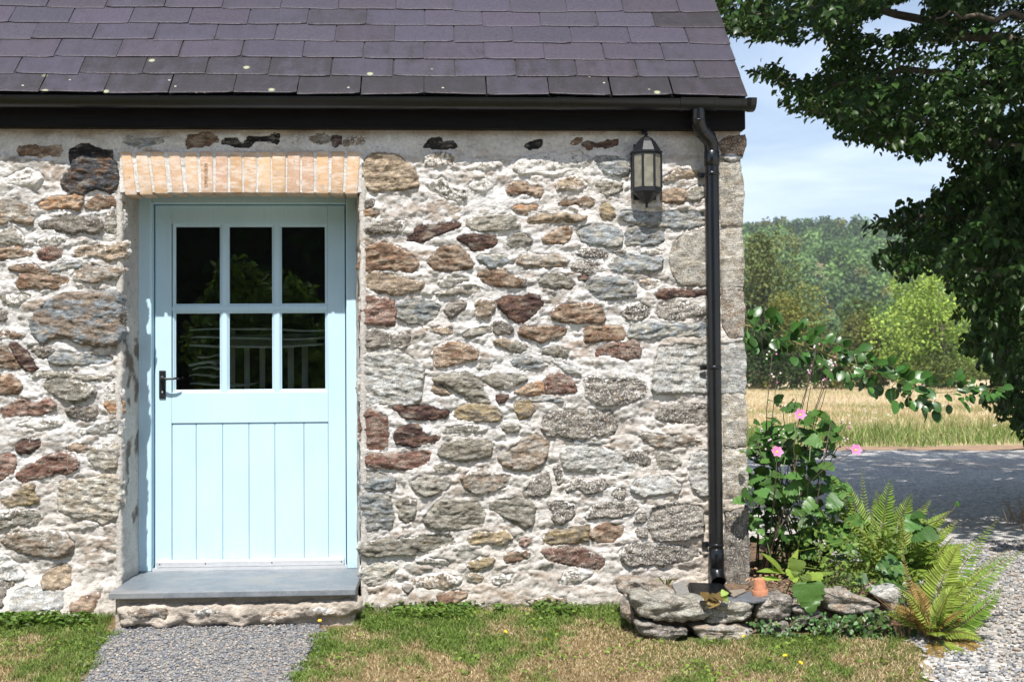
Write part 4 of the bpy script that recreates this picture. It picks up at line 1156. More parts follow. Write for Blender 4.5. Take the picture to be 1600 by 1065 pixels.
lmk('lower_rim', lathe([(.072, zb - .022), (.0775, zb - .020), (.0775, zb), (.073, zb + .002)], 8, LC, A0), 'iron')
lmk('upper_rim', lathe([(.070, -.014), (.076, -.012), (.076, -.0045), (.074, -.0045)], 8, LC, A0), 'iron')
for j in range(8):
    a = A0 + 2 * math.pi * j / 8; c, s = math.cos(a) * RB, math.sin(a) * RB - .056
    if s > -.01: continue
    o = lmk('post', tube([(c, s, zb + .001), (c, s, -.012)], .0062, 6), 'iron')
lmk('base', lathe([(.018, zb - .070), (.030, zb - .060), (.048, zb - .040), (.062, zb - .028), (.066, zb - .0225)], 8, LC, A0), 'iron')
lmk('drop', lathe([(.003, zb - .096), (.008, zb - .088), (.005, zb - .078), (.010, zb - .071)], 10, LC), 'iron')
lmk('back_plate', box(-.055, .055, -.014, .006, zb - .05, .05), 'iron')
s_ = NT('cream_glass'); s_.b.inputs['Transmission Weight'].default_value = .35; mcream = s_.out(s_.mix(s_.ramp(s_.noise(35, 3), .35, .65), (.24, .225, .17), (.36, .34, .27)), .3)
for j in range(8):
    a = A0 + 2 * math.pi * (j + .5) / 8
    if math.sin(a) > .5: continue
    r = RB * math.cos(math.pi / 8) - .002; w = RB * math.sin(math.pi / 8) - .005
    t = Vector((-math.sin(a), math.cos(a), 0)); nn = Vector((math.cos(a), math.sin(a), 0)); c = Vector((0, -.056, 0)) + nn * r
    V = [c + t * sx * w + nn * sy * .0015 + Vector((0, 0, z)) for sx in (-1, 1) for sy in (-1, 1) for z in (zb + .002, -.013)]
    lmk('glass_pane', ([tuple(v) for v in V], box(0, 1, 0, 1, 0, 1)[1]), mcream)
lmk('bulb', lathe([(.012, zb + .002), (.012, zb + .03), (.020, zb + .06), (.024, zb + .085), (.018, zb + .105), (.004, zb + .115)], 14, LC), m_simple('bulb_glass', (.75, .73, .66), .3, .03), True)

# ================================================================== GROUND
def clip_y(pts, y0, keep_above):
    out = []
    for i in range(len(pts)):
        a, b = pts[i], pts[(i + 1) % len(pts)]
        ia, ib = (a[1] >= y0) == keep_above, (b[1] >= y0) == keep_above
        if ia: out.append(a)
        if ia != ib:
            t = (y0 - a[1]) / (b[1] - a[1]); out.append((a[0] + (b[0] - a[0]) * t, y0))
    return out
def poly_sheet(name, pts, z, mat, kind='structure'):
    V, F = [], []
    for part in (clip_y(pts, 0.0, True), clip_y(clip_y(pts, 0.0, False), -40.0, True), clip_y(pts, -40.0, False)):
        if len(part) < 3: continue
        F.append(tuple(range(len(V), len(V) + len(part)))); V += [(p[0], p[1], z + float(gz(p[1]))) for p in part]
    o = mk(name, V, F, mat); tag(o, kind=kind); return o
# ---- materials of the ground
def m_lawn():
    s = NT('lawn_soil'); n1 = s.noise(1.3, 4); n2 = s.noise(30, 5, .7)
    c = s.mix(s.ramp(n1, .42, .58), (.20, .145, .075), (.085, .105, .03)); c = s.mix(1.0, c, s.val(s.ramp(n2, .25, .75, .6, 1.3)), 'MULTIPLY')
    return s.out(c, .95, n2, .6, .02, spec=.1)
def m_gravel(name, c1, c2, sc):
    s = NT(name); v = s.vor(sc); n = s.noise(55, 3, .7)
    g_ = s.n('SeparateColor', Color=v.outputs['Color']).outputs[0]
    c = s.mix(g_, c1, c2); c = s.mix(1.0, c, s.val(s.ramp(n, .3, .7, .55, 1.35)), 'MULTIPLY')
    c = s.mix(1.0, c, s.val(s.ramp(s.noise(.8, 3, .5), .3, .7, .92, 1.06)), 'MULTIPLY')
    c = s.mix(s.ramp(s.math('ADD', s.noise(.5, 3), s.math('MULTIPLY', n, .12)), .58, .70, 0, .30), c, (.26, .20, .15))
    c = s.mix(s.ramp(v.outputs['Distance'], .40, .80, 0, .35), c, (.16, .15, .14))
    return s.out(c, .95, s.math('MULTIPLY', v.outputs['Distance'], -1), .9, .012, spec=.05)
def m_field():
    s = NT('meadow'); n1 = s.noise(.18, 4); n2 = s.noise(3, 5, .7)
    sep = s.n('SeparateXYZ', Vector=s.coord()); 
    c = s.mix(s.ramp(n1, .40, .60), (.54, .41, .26), (.44, .37, .20)); c = s.mix(1.0, c, s.val(s.ramp(n2, .25, .75, .75, 1.2)), 'MULTIPLY')
    return s.out(c, .95, n2, .4, .05, spec=.1)
MAT['lawn'] = m_lawn(); MAT['gravel'] = m_gravel('path_gravel', (.20, .21, .22), (.36, .33, .29), 60)
MAT['drive'] = m_gravel('drive_gravel', (.33, .325, .315), (.64, .61, .56), 30); MAT['field'] = m_field()
R_ = 1500
poly_sheet('ground', [(-R_, -R_), (R_, -R_), (R_, R_), (-R_, R_)], -.016, MAT['field'])
LAWN_R = [(1.70, -2.4), (1.86, -1.56), (2.0, -1.0), (2.10, -.55), (2.3, -.3), (2.4, 1.2)]
_lr = []
for (xa, ya), (xb, yb) in zip(LAWN_R[:-1], LAWN_R[1:]):
    for t in np.arange(0, 1, .1): _lr.append((xa + (xb - xa) * t + .09 * float(fbm((ya + (yb - ya) * t) * 5, 1.3, 2, 3)), ya + (yb - ya) * t))
LAWN_R = _lr + [LAWN_R[-1]]
poly_sheet('lawn', [(-9, -12), (1.2, -12), (1.4, -4)] + LAWN_R + [(1.4, 1.2), (1.4, .3), (-9, .3)], -.006, MAT['lawn'])
DRIVE = [(1.3, -12), (14, -12), (30, 4), (26, 12.2), (13, 12.3), (8, 11.6), (5, 12.6), (1.6, 12.6), (1.6, 1.4), (2.2, 1.25)] + LAWN_R[::-1][1:] + [(1.42, -4)]
poly_sheet('driveway', DRIVE, -.002, MAT['drive'])
pth_px = [(200, 968), (178, 985), (158, 1010), (143, 1040), (132, 1070), (452, 1070), (470, 1045), (484, 1015), (498, 990), (500, 966)]
PATH = [tuple(atg(a, b, 0)[:2]) for a, b in pth_px]
PATH = [(PATH[0][0], -.2)] + PATH[:5] + [(-1.52, -2.6), (-.72, -2.6)] + PATH[5:] + [(PATH[-1][0], -.2)]
poly_sheet('gravel_path', PATH, .002, MAT['gravel'])

# ---- gravel stones (too many to count)
def pebbles(name, n, fn, size, cols, seed, z0=0.0):
    r = np.random.default_rng(seed)
    phi = (1 + 5 ** .5) / 2
    ico = np.array([(-1, phi, 0), (1, phi, 0), (-1, -phi, 0), (1, -phi, 0), (0, -1, phi), (0, 1, phi), (0, -1, -phi), (0, 1, -phi), (phi, 0, -1), (phi, 0, 1), (-phi, 0, -1), (-phi, 0, 1)]) / 1.9
    IF = np.array([(0,11,5),(0,5,1),(0,1,7),(0,7,10),(0,10,11),(1,5,9),(5,11,4),(11,10,2),(10,7,6),(7,1,8),(3,9,4),(3,4,2),(3,2,6),(3,6,8),(3,8,9),(4,9,5),(2,4,11),(6,2,10),(8,6,7),(9,8,1)])
    xy = fn(n, r); n = len(xy)
    sz = size[0] + (size[1] - size[0]) * r.random((n, 1)) ** 1.6
    S = np.stack([sz[:, 0] * (.8 + .5 * r.random(n)), sz[:, 0] * (.5 + .3 * r.random(n)), sz[:, 0] * (.3 + .3 * r.random(n))], 1) * .5
    V = ico[None] * (.75 + .5 * r.random((n, 12, 1))) * S[:, None, :]
    a = r.random(n) * 6.283; b = (r.random(n) - .5) * 1.3
    cb, sb = np.cos(b)[:, None], np.sin(b)[:, None]
    x, y, z = V[..., 0], V[..., 1], V[..., 2]; y, z = y * cb - z * sb, y * sb + z * cb
    ca, sa = np.cos(a)[:, None], np.sin(a)[:, None]; x, y = x * ca - y * sa, x * sa + y * ca
    V = np.stack([x + xy[:, :1], y + xy[:, 1:2], z + z0 + gz(xy[:, 1:2]) + r.random((n, 1)) * .008], -1).reshape(-1, 3)
    F = (IF[None] + (np.arange(n) * 12)[:, None, None]).reshape(-1, 3)
    cs = np.array(cols)[r.integers(0, len(cols), n)] * (.75 + .5 * r.random((n, 1)))
    o = mk(name, V, F, MAT['pebble'], None, False, np.repeat(cs, 12, 0)); return o
MAT['pebble'] = m_attr('gravel_stone', .8, 150, .2, .2, .002)
def in_path(n, r):
    q = np.stack([r.uniform(-1.75, -.25, n), r.uniform(-1.9, -.2, n)], 1)
    q += .07 * np.stack([fbm(q[:, 0] * 4, q[:, 1] * 4, 0, 3), fbm(q[:, 0] * 4, q[:, 1] * 4, 4, 3)], 1)
    return q[pip(PATH, q[:, 0], q[:, 1]) | ((r.random(len(q)) < .10) & pip([(p[0] * 1.12 + .11, p[1]) for p in PATH], q[:, 0], q[:, 1]))]
tag(pebbles('path_gravel', 36000, in_path, (.006, .018), [(.20, .21, .225), (.25, .26, .27), (.17, .18, .20), (.31, .26, .215), (.38, .345, .30), (.13, .135, .145)], 1), 'small blue-grey and buff gravel in front of the doorstep', 'gravel', kind='stuff')
def in_drive(n, r):
    q = np.stack([1.7 + 3.4 * r.random(n) ** 1.1, -1.9 + 4.0 * r.random(n)], 1)
    w = .16 * fbm(q[:, 0] * 3, q[:, 1] * 3, 6, 3)
    return q[pip(DRIVE, q[:, 0] + w, q[:, 1]) & ((q[:, 1] < -.9) | (q[:, 0] > 2.05))]
tag(pebbles('driveway_gravel', 22000, in_drive, (.010, .034), [(.31, .30, .285), (.26, .265, .27), (.37, .345, .31), (.20, .205, .21), (.33, .275, .22)], 2), 'pale gravel of the driveway beside the fern', 'gravel', kind='stuff')

# ---- grass blades
MAT['grass'] = m_leaf('grass_blade', .6, .25, (1.1, 1.15, .6), .2, nscale=4, var=.1)
def blades(name, xy, h, lean, w, cols, seed, z0=-.004):
    r = np.random.default_rng(seed); n = len(xy)
    a = r.random(n) * 6.283; la = r.random(n) * 6.283; ln = lean * (0.3 + r.random(n)) * h
    p = np.concatenate([xy, z0 + gz(xy[:, 1:2])], 1)
    sx = np.stack([np.cos(a), np.sin(a), np.zeros(n)], 1) * (w * (.6 + .8 * r.random(n)))[:, None]
    ld = np.stack([np.cos(la) * ln, np.sin(la) * ln, np.zeros(n)], 1)
    up = np.array([0, 0, 1.0]) * h[:, None]
    V = np.stack([p - sx, p + sx, p - sx * .7 + ld * .35 + up * .55, p + sx * .7 + ld * .35 + up * .55, p + ld + up * (1 - .35 * np.minimum(lean, 1))], 1).reshape(-1, 3)
    i = (np.arange(n) * 5)[:, None]
    F = np.concatenate([i + np.array([[0, 1, 3]]), i + np.array([[0, 3, 2]]), i + np.array([[2, 3, 4]])], 0)
    return mk(name, V, F, MAT['grass'], None, False, np.repeat(cols, 5, 0))
def lawn_mask(q):
    lp = [(-4, -2.4)] + [p for p in LAWN_R if p[1] < -.5] + [(1.6, -.62), (1.02, -.70), (.95, -.12), (.9, .02), (-.38, .02), (-.40, -.36), (-1.50, -.36), (-1.56, .0), (-4, .02)]
    wob = .09 * np.stack([fbm(q[:, 0] * 6, q[:, 1] * 6, 0), fbm(q[:, 0] * 6, q[:, 1] * 6, 4)], 1)
    qq = q + wob; w = .16 * fbm(q[:, 0] * 3, q[:, 1] * 3, 6, 3) * (q[:, 0] > 1.3)
    return pip(lp, q[:, 0] + w, q[:, 1]) & ~pip(PATH, qq[:, 0], qq[:, 1])
r = np.random.default_rng(11)
q = np.stack([r.uniform(-2.6, 2.3, 230000), -1.95 + 1.97 * r.random(230000) ** .92], 1)
q = q[lawn_mask(q)]
green = .55 * fbm(q[:, 0] * 2.3, q[:, 1] * 1.0, 3, 4) + .36 * fbm(q[:, 0] * 9, q[:, 1] * 5, 7, 3)
green += sst(-.42, -.05, q[:, 1]) * .30 - .04 - .12 * sst(-.5, -1.0, q[:, 1]) + .20 * sst(.35, 1.0, q[:, 0]) * sst(-.95, -.3, q[:, 1])
pd = sdf(PATH, q[:, 0], q[:, 1]); green += .32 * np.exp(-np.abs(pd) / .09)
gm = sst(-.12, .16, green + r.normal(0, .09, len(q)))
kp = r.random(len(q)) < np.where(gm > .5, .72, .62); q, gm = q[kp], gm[kp]
dry = np.array([[.47, .36, .21], [.40, .295, .165], [.33, .235, .12], [.52, .42, .26]])[r.integers(0, 4, len(q))]
grn = np.array([[.12, .20, .035], [.16, .25, .045], [.09, .155, .028], [.21, .27, .07]])[r.integers(0, 4, len(q))]
cl = dry * (1 - gm[:, None]) + grn * gm[:, None]; cl *= .7 + .6 * r.random((len(q), 1))
hh = (.010 + .014 * gm + .011 * r.random(len(q))) * (1 + .5 * np.exp(q[:, 1] / .08)) * (1 + .5 * fbm(q[:, 0] * 7, q[:, 1] * 5, 12, 3))
tag(blades('lawn_grass', q, hh, 1.15, .0017, cl, 5), 'short lawn grass, dry tan in patches and green near the wall', 'grass', kind='stuff')
# broad-leaved weeds and clover creeping at the foot of the wall and through the lawn
MAT['weed'] = m_leaf('weed_leaf', .5, .3, (1.1, 1.2, .5), .3, nscale=40)
def weed_leaves(name, q, hmax, size, seed, base=(.085, .18, .03), z0=0.0):
    r = np.random.default_rng(seed); n = len(q)
    P = np.concatenate([q, (z0 + gz(q[:, 1]) + hmax * r.random(n) ** 1.3)[:, None]], 1)
    a = r.random(n) * 6.283; D = np.stack([np.cos(a), np.sin(a), .15 + .5 * r.random(n)], 1)
    Nn = np.stack([r.normal(0, .4, n), r.normal(-.25, .4, n), np.ones(n)], 1)
    L = size * (.5 + r.random(n))
    V, F = leaves(P, D, Nn, L, L * .7)
    c = np.array(base) * (.55 + .9 * r.random((n, 1))) * np.stack([1 + .5 * r.random(n), np.ones(n), np.ones(n)], 1)
    return mk(name, V, F, MAT['weed'], None, False, np.repeat(c, 6, 0))
w1 = np.stack([r.uniform(-2.5, -1.60, 2600), -.02 - .16 * r.random(2600) ** 1.5], 1)
w1[:, 0] = np.where(r.random(2600) < .7, -2.35 + .62 * r.random(2600) + .10 * r.normal(size=2600), w1[:, 0]); w1 = w1[w1[:, 0] < -1.6]
w2 = np.stack([r.uniform(-.36, 1.0, 2600), -.01 - .22 * r.random(2600) ** 1.4], 1)
wq = np.concatenate([w1 - [0, .07], w2]); wq = wq[sst(-.12, .30, fbm(wq[:, 0] * 5, wq[:, 1] * 3, 8, 3) + .22 * (wq[:, 0] < -1.6) - .10 * (wq[:, 0] > 0)) > r.random(len(wq))]
tag(weed_leaves('wall_foot_weeds', wq, .038, .020, 21), 'low green weeds growing along the foot of the wall', 'weeds', kind='stuff')
w3 = np.stack([r.uniform(-2.5, 1.9, 9000), -1.8 + 1.75 * r.random(9000)], 1); w3 = w3[lawn_mask(w3)]
w3 = w3[sst(.05, .35, fbm(w3[:, 0] * 4, w3[:, 1] * 4, 31, 3) + .3 * sst(.1, 1, w3[:, 0]) * sst(-1.1, -.3, w3[:, 1])) > r.random(len(w3))]
tag(weed_leaves('clover', w3, .022, .016, 22, (.13, .24, .04)), 'small clover leaves scattered through the lawn', 'clover', kind='stuff')
# yellow lawn flowers
MAT['yellow'] = m_simple('yellow_petal', (.80, .52, .02), .5, .1)
MAT['stem'] = m_simple('green_stem', (.10, .16, .04), .6, .2)
fl_px = [(500, 967, 'by the right edge of the gravel path'), (786, 984, 'alone in the lawn below the middle of the wall'), (848, 998, 'right of another in the middle of the lawn'), (870, 985, 'nearest the wall left of the planter'), (1019, 988, 'at the left end of the planter'),
         (1168, 991, 'under the front stones of the planter'), (1229, 1022, 'in the grass before the ivy'), (1245, 1031, 'in the grass left of the fern'), (1256, 1049, 'lowest, near the bottom edge'), (997, 953, 'beside the boulder at the wall')]
for i, (a, b, where) in enumerate(fl_px):
    p = atg(a, b, .03)
    e = tag(empty('buttercup', (p.x, p.y, float(gz(p.y)))), 'tiny yellow lawn flower ' + where, 'flower', 'yellow flowers in the lawn')
    mk('stem', *tube([(0, 0, -.005), (.002, 0, .015), (0, 0, .03)], .0008, 5), MAT['stem'], e)
    Pn = 6; an = np.arange(Pn) * 6.283 / Pn
    D = np.stack([np.cos(an), np.sin(an), np.full(Pn, .35)], 1); V, F = leaves(np.tile([0, 0, .03], (Pn, 1)), D, np.tile([0, 0, 1.0], (Pn, 1)), .011, .010)
    o = mk('petals', V, F, MAT['yellow'], e); e.rotation_euler = (.5 + .2 * math.sin(i * 3), .2 * math.sin(i * 5), i)

# ================================================================== RAISED BED
bed = tag(empty('raised_bed', (1.6, -.3, 0)), 'low dry-stone raised bed with brown soil at the corner of the house', 'planter')
def BP(o): o.matrix_parent_inverse = bed.matrix_basis.inverted(); return o
bx = np.arange(.92, 2.25, .025); by = np.arange(-.56, 1.9, .025)
XX, YY = np.meshgrid(bx, by)
zz_ = .085 + .03 * fbm(XX * 4, YY * 4, 2, 4) + .012 * fbm(XX * 22, YY * 22, 2, 3) - .13 * sst(.0, .08, np.maximum(np.maximum(.99 - XX + .0 * YY, XX - (2.07 - .0 * YY)), -.50 - YY)) - .02 * sst(0, 1.4, YY)
ii = np.arange(XX.size).reshape(XX.shape); Fs = np.stack([ii[:-1, :-1], ii[:-1, 1:], ii[1:, 1:], ii[1:, :-1]], -1)
inside = (XX < XR - .05) & (YY > .02); Fs = Fs[~inside[:-1, :-1]]
cs = np.array([.155, .105, .072]) * (1 + .6 * fbm(XX * 13, YY * 13, 5, 3)).reshape(-1, 1); 
MAT['soil'] = m_attr('bed_soil', .95, 90, .4, .8, .012, .1)
BP(mk('soil', np.stack([XX, YY, zz_], -1).reshape(-1, 3), Fs, MAT['soil'], bed, True, np.clip(cs, .02, .4)))
BED = '''
O m 4 -.30 25,585 60,545 160,540 330,590 450,650 440,690 120,690 40,640
O g 6 -.62 105,690 150,660 400,670 600,690 680,720 690,800 600,840 300,850 190,810 130,740
O g 6 -.60 620,770 700,700 940,695 965,740 945,830 740,862 640,850
O d 8 -.58 970,745 1000,700 1200,650 1230,700 1225,820 1100,850 985,840
O d 6 -.64 135,870 160,835 350,880 500,890 495,940 380,985 220,960
O m 8 -.63 535,880 640,865 880,870 980,910 940,970 700,990 600,980 550,920
O d 8 -.61 1040,900 1070,850 1180,850 1220,900 1180,960 1070,965
O m 5 -.52 60,760 110,690 140,760 150,830 120,850 70,810
Q m 4 -.57 180,350 230,335 420,380 560,400 640,440 820,480 780,550 640,585 480,590 330,560 250,440
Q l 6 -.54 740,410 850,330 1000,345 1050,400 1085,520 1090,650 1000,665 900,600 880,500 800,450
Q l 6 -.55 240,690 300,600 380,640 400,700 300,750
Q l 4 -.54 590,720 640,620 760,590 800,690 700,745
Q L 6 -.60 90,900 180,820 260,860 250,960 120,960
Q d 4 -.57 0,520 180,500 260,560 260,640 150,680 0,690
Q L 6 -.58 250,880 400,860 420,940 300,970
Q g 6 -.02 710,245 730,180 830,160 870,200 870,260 790,275
Q d 4 -.52 880,680 1090,690 1080,840 900,850
Q d 4 -.53 440,760 620,750 640,860 450,870
'''
for i, ln in enumerate(BED.strip().splitlines()):
    p = ln.split(); Yb = float(p[3])
    pts = [at(*zpx(p[0], *map(float, w.split(','))), Yb) for w in p[4:]]
    BP(rock('stone', [(v.x, v.z) for v in pts], Yb, .20 if Yb < -.4 else .12, .030, p[1], float(p[2]) / 100, bed, 700 + 6.3 * i, n=56, lich=.55, rough=.012, relief=1.5))
# slates lying on the bed, drain grating, pot
def plate(name, px, z, th, mat, label, cat):
    pts = [atz(a, b, z) for a, b in px]
    c = sum((Vector((p.x, p.y, 0)) for p in pts), Vector()) / len(pts)
    n = len(pts); V = [(p.x - c.x, p.y - c.y, 0) for p in pts] + [(p.x - c.x, p.y - c.y, -th) for p in pts]
    F = [tuple(range(n))[::-1], tuple(range(n, 2 * n))] + [(j, (j+1) % n, n + (j+1) % n, n + j) for j in range(n)]
    o = mk(name, V, F, mat); recalc(o); bevel(o, .002, 1); o.location = (c.x, c.y, z); tag(o, label, cat); return o
ms = m_simple('loose_slate', (.115, .125, .14), .55, .3, 30, .3, .004)
plate('loose_slate', [(1068, 926), (1150, 931), (1152, 938), (1078, 936)], .118, .010, ms, 'thin grey slate edge under the black drain grating', 'slate')
plate('loose_slate', [(1146, 936), (1160, 925), (1205, 922), (1216, 925), (1205, 934), (1180, 939)], .119, .010, ms, 'grey slate slab carrying the terracotta pot', 'slate')
plate('loose_slate', [(1134, 922), (1163, 919), (1166, 922), (1146, 931)], .128, .008, m_simple('brown_slate', (.24, .20, .155), .7, .3, 40, .3), 'small brown slate chip right of the drain grating', 'slate')
plate('loose_slate', [(1050, 912), (1070, 905), (1078, 926), (1058, 928)], .126, .03, m_simple('grey_chip', (.21, .20, .185), .8, .3, 40, .4), 'upright grey slate chip left of the drain grating', 'slate')
gzt = .128
gp = [atz(1075, 909, gzt), atz(1128, 911, gzt), atz(1147, 928, gzt), atz(1082, 930, gzt)]
gra = tag(empty('drain_grating', (gp[0].x, gp[0].y, 0)), 'black ribbed plastic drain grating under the downpipe', 'drain grating')
def lerp4(u, v): 
    a = gp[0].lerp(gp[1], u); b = gp[3].lerp(gp[2], u); return a.lerp(b, v) - Vector((gp[0].x, gp[0].y, 0))
V = [lerp4(u, v) + Vector((0, 0, dz)) for dz in (-.005, -.03) for u, v in ((0, 0), (1, 0), (1, 1), (0, 1))]
recalc(mk('body', [tuple(v) for v in V], [(0,1,2,3), (7,6,5,4), (0,4,5,1), (1,5,6,2), (2,6,7,3), (3,7,4,0)], MAT['plastic'], gra))
for k in range(14):
    v0 = .04 + k * .068
    V = [lerp4(u, v0 + dv) + Vector((0, 0, dz)) for dz in (.002, -.006) for u, dv in ((.03, 0), (.97, 0), (.97, .03), (.03, .03))]
    recalc(mk('rib', [tuple(v) for v in V], [(0,1,2,3), (7,6,5,4), (0,4,5,1), (1,5,6,2), (2,6,7,3), (3,7,4,0)], MAT['plastic'], gra))
pp = atz(1191, 931, .1195)
pot = mk('flower_pot', *lathe([(.001, .076), (.0225, .076), (.0245, .074), (.0315, .024), (.0355, .0235), (.0365, .021), (.0365, .001), (.033, .0)], 24), MAT['terracotta'], None, True)
pot.data.set_sharp_from_angle(angle=math.radians(35)); pot.location = (pp.x, pp.y + .03, .1192); pot.rotation_euler = (0, math.radians(-4), 0)
tag(pot, 'small terracotta pot standing upside down on a slate', 'flower pot')

# ================================================================== PLANTS OF THE BED
MAT['anem'] = m_leaf('anemone_leaf', .40, .28, (1.2, 1.3, .45), .45, solid=(.062, .145, .034), objvar=True, nscale=25)
MAT['glossy'] = m_leaf('glossy_leaf', .34, .15, (1.2, 1.3, .5), .45, solid=(.038, .110, .022), objvar=True, nscale=25, var=.15)
MAT['treeleaf'] = m_leaf('tree_leaf', .34, .32, (1.2, 1.35, .4), .35, nscale=3, var=.1)
MAT['treeleaf_one'] = m_leaf('tree_leaf_single', .34, .32, (1.2, 1.35, .4), .35, solid=(.030, .068, .018), objvar=True)
MAT['fern'] = m_leaf('fern_leaf', .5, .38, (1.15, 1.2, .4), .25, nscale=20, var=.2)
MAT['dark_stem'] = m_simple('dark_stem', (.075, .045, .035), .6, .3)
MAT['twig0'] = m_simple('dead_stalk', (.20, .115, .06), .8, .3)
MAT['pink'] = m_leaf('pink_petal', .5, .3, (1.1, .8, 1.0), .3, solid=(.72, .27, .50), nscale=50, var=.15)
MAT['bud'] = m_simple('pale_bud', (.62, .50, .52), .6, .25, 90)
def leaf_mesh(name, half, mat, curl=.25, fold=.12, wob=.05, seed=0):
    vs, fs = [], []
    n = len(half)
    for (u, v) in half:
        for s in (-1, 0, 1):
            x_ = u * s; z_ = fold * abs(x_) - curl * v * v * .5 + wob * float(pn(x_ * 5 + seed, v * 5, seed)); vs.append((x_, v, z_))
    for i in range(n - 1):
        for k in (0, 1): fs.append((i*3 + k, i*3 + k + 1, i*3 + 3 + k + 1, i*3 + 3 + k))
    me = bpy.data.meshes.new(name)
    me.from_pydata(vs, [], fs); me.materials.append(mat); me.update(); bm = bmesh.new(); bm.from_mesh(me); bmesh.ops.remove_doubles(bm, verts=bm.verts, dist=1e-5); bm.to_mesh(me); bm.free()
    me.polygons.foreach_set('use_smooth', np.ones(len(me.polygons), dtype=bool))
    return me
H_AN = [(0, 0), (.20, .0), (.34, -.10), (.50, -.02), (.58, .14), (.50, .22), (.56, .36), (.40, .40), (.46, .56), (.34, .58), (.32, .72), (.22, .74), (.17, .88), (.06, .93), (0, 1.0)]
H_OV = [(0, 0), (.17, .08), (.29, .22), (.35, .42), (.34, .60), (.26, .80), (.13, .94), (0, 1)]
an_me = [leaf_mesh('anemone_leaf', H_AN, MAT['anem'], .25 + .12 * k, .16 - .08 * k, .13, k * 3.1) for k in range(4)]
ov_me = [leaf_mesh('oval_leaf', H_OV, MAT['glossy'], .18 + .15 * k, .22, .03, k * 2.1) for k in range(3)]
def place(name, me, parent, P, D, Nn, s, inv=None):
    D = Vector(D).normalized(); S = D.cross(Vector(Nn)).normalized(); U = S.cross(D)
    m = Matrix((S * s, D * s, U * s)).transposed().to_4x4(); m.translation = Vector(P)
    o = bpy.data.objects.new(name, me); COL.objects.link(o); o.parent = parent
    if inv is not None: m = inv @ m
    o.matrix_local = m; return o
rp = random.Random(42)
ane = tag(empty('anemone_plant', (1.75, .2, .1)), 'tall leafy anemone with pink flowers against the corner of the house', 'plant')
inv = Matrix.Translation(ane.location).inverted()
def AP(o): o.matrix_parent_inverse = inv; return o
base_pts = [at(rp.uniform(1172, 1292), rp.uniform(876, 890), 0) for _ in range(20)]
def ground_bed(px, Y): v = at(px, 880, Y); return Vector((v.x, Y, .10))
heads = []
for k in range(30):
    Y = rp.uniform(-.02, .42); b = ground_bed(rp.uniform(1176, 1290), Y)
    tpx, tpy = rp.uniform(1165, 1305), rp.uniform(650, 800); t = at(tpx, tpy, Y + rp.uniform(-.08, .08))
    mid = (b + t) / 2 + Vector((rp.uniform(-.03, .03), rp.uniform(-.03, .03), .02))
    AP(mk('stem', *tube([b, mid, t], [.0042, .0034, .0022], 5), MAT['dark_stem'] if k % 3 else MAT['stem'], ane, True)); heads.append(t)
def leaf_at(px, py, Y, size, mes, parent, iv, front=.55, name='leaf'):
    p = at(px, py, Y)
    a = rp.uniform(0, 6.283); D = Vector((math.cos(a), math.sin(a) * .6 - .25, rp.uniform(-.7, .15)))
    Nn = Vector((rp.gauss(-.1, .4), -front + rp.gauss(0, .3), 1))
    s = size / 320 * rp.uniform(.8, 1.2)
    return place(name, rp.choice(mes), parent, p - D.normalized() * s * .5, D, Nn, s, iv)
zonesA = [((1285, 1335), (760, 850), 12), ((1168, 1240), (655, 720), 30), ((1225, 1305), (645, 715), 26), ((1180, 1295), (700, 770), 42), ((1165, 1235), (740, 800), 26), ((1235, 1310), (745, 800), 18), ((1210, 1250), (625, 645), 6), ((1285, 1310), (650, 690), 8), ((1168, 1260), (790, 865), 24), ((1255, 1312), (795, 870), 24)]
for (xa, xb), (ya, yb), n in zonesA:
    for _ in range(int(n * 1.3)): leaf_at(rp.uniform(xa, xb), rp.uniform(ya, yb), rp.uniform(-.02, .45), rp.uniform(14, 27), an_me, ane, inv)
for px, py, s in ((1152, 782, 34), (1170, 775, 36), (1188, 768, 38), (1205, 770, 36), (1160, 705, 18), (1172, 735, 22), (1262, 790, 44), (1288, 800, 46), (1236, 742, 44), (1275, 690, 42), (1205, 795, 34), (1190, 830, 26), (1240, 765, 40), (1300, 785, 40)):
    leaf_at(px, py, -.10, s * .62, an_me, ane, inv, .8)
# flower stalks, flowers and buds
stalks = [((1250, 790), (1240, 700), (1250, 648), 1), ((1206, 800), (1212, 750), (1214, 706), 1), ((1258, 760), (1290, 730), (1315, 715), (1337, 703), 1), ((1198, 690), (1198, 640), (1202, 600), (1206, 555), 0), ((1203, 690), (1208, 640), (1214, 590), 0),
          ((1240, 690), (1258, 620), (1270, 570), (1275, 545), 0), ((1255, 680), (1262, 630), (1272, 575), 0), ((1268, 680), (1275, 640), (1290, 600), (1298, 570), 0), ((1272, 670), (1285, 630), (1293, 600), 0), ((1230, 690), (1224, 650), (1222, 634), 0),
          ((1260, 760), (1290, 710), (1312, 685), (1322, 665), 0), ((1290, 735), (1308, 700), (1320, 693), 0), ((1165, 720), (1178, 760), (1184, 780), 0), ((1178, 720), (1183, 700), (1180, 690), 0), ((1250, 640), (1262, 600), (1266, 575), 0), ((1270, 650), (1285, 605), (1302, 566), 0)]
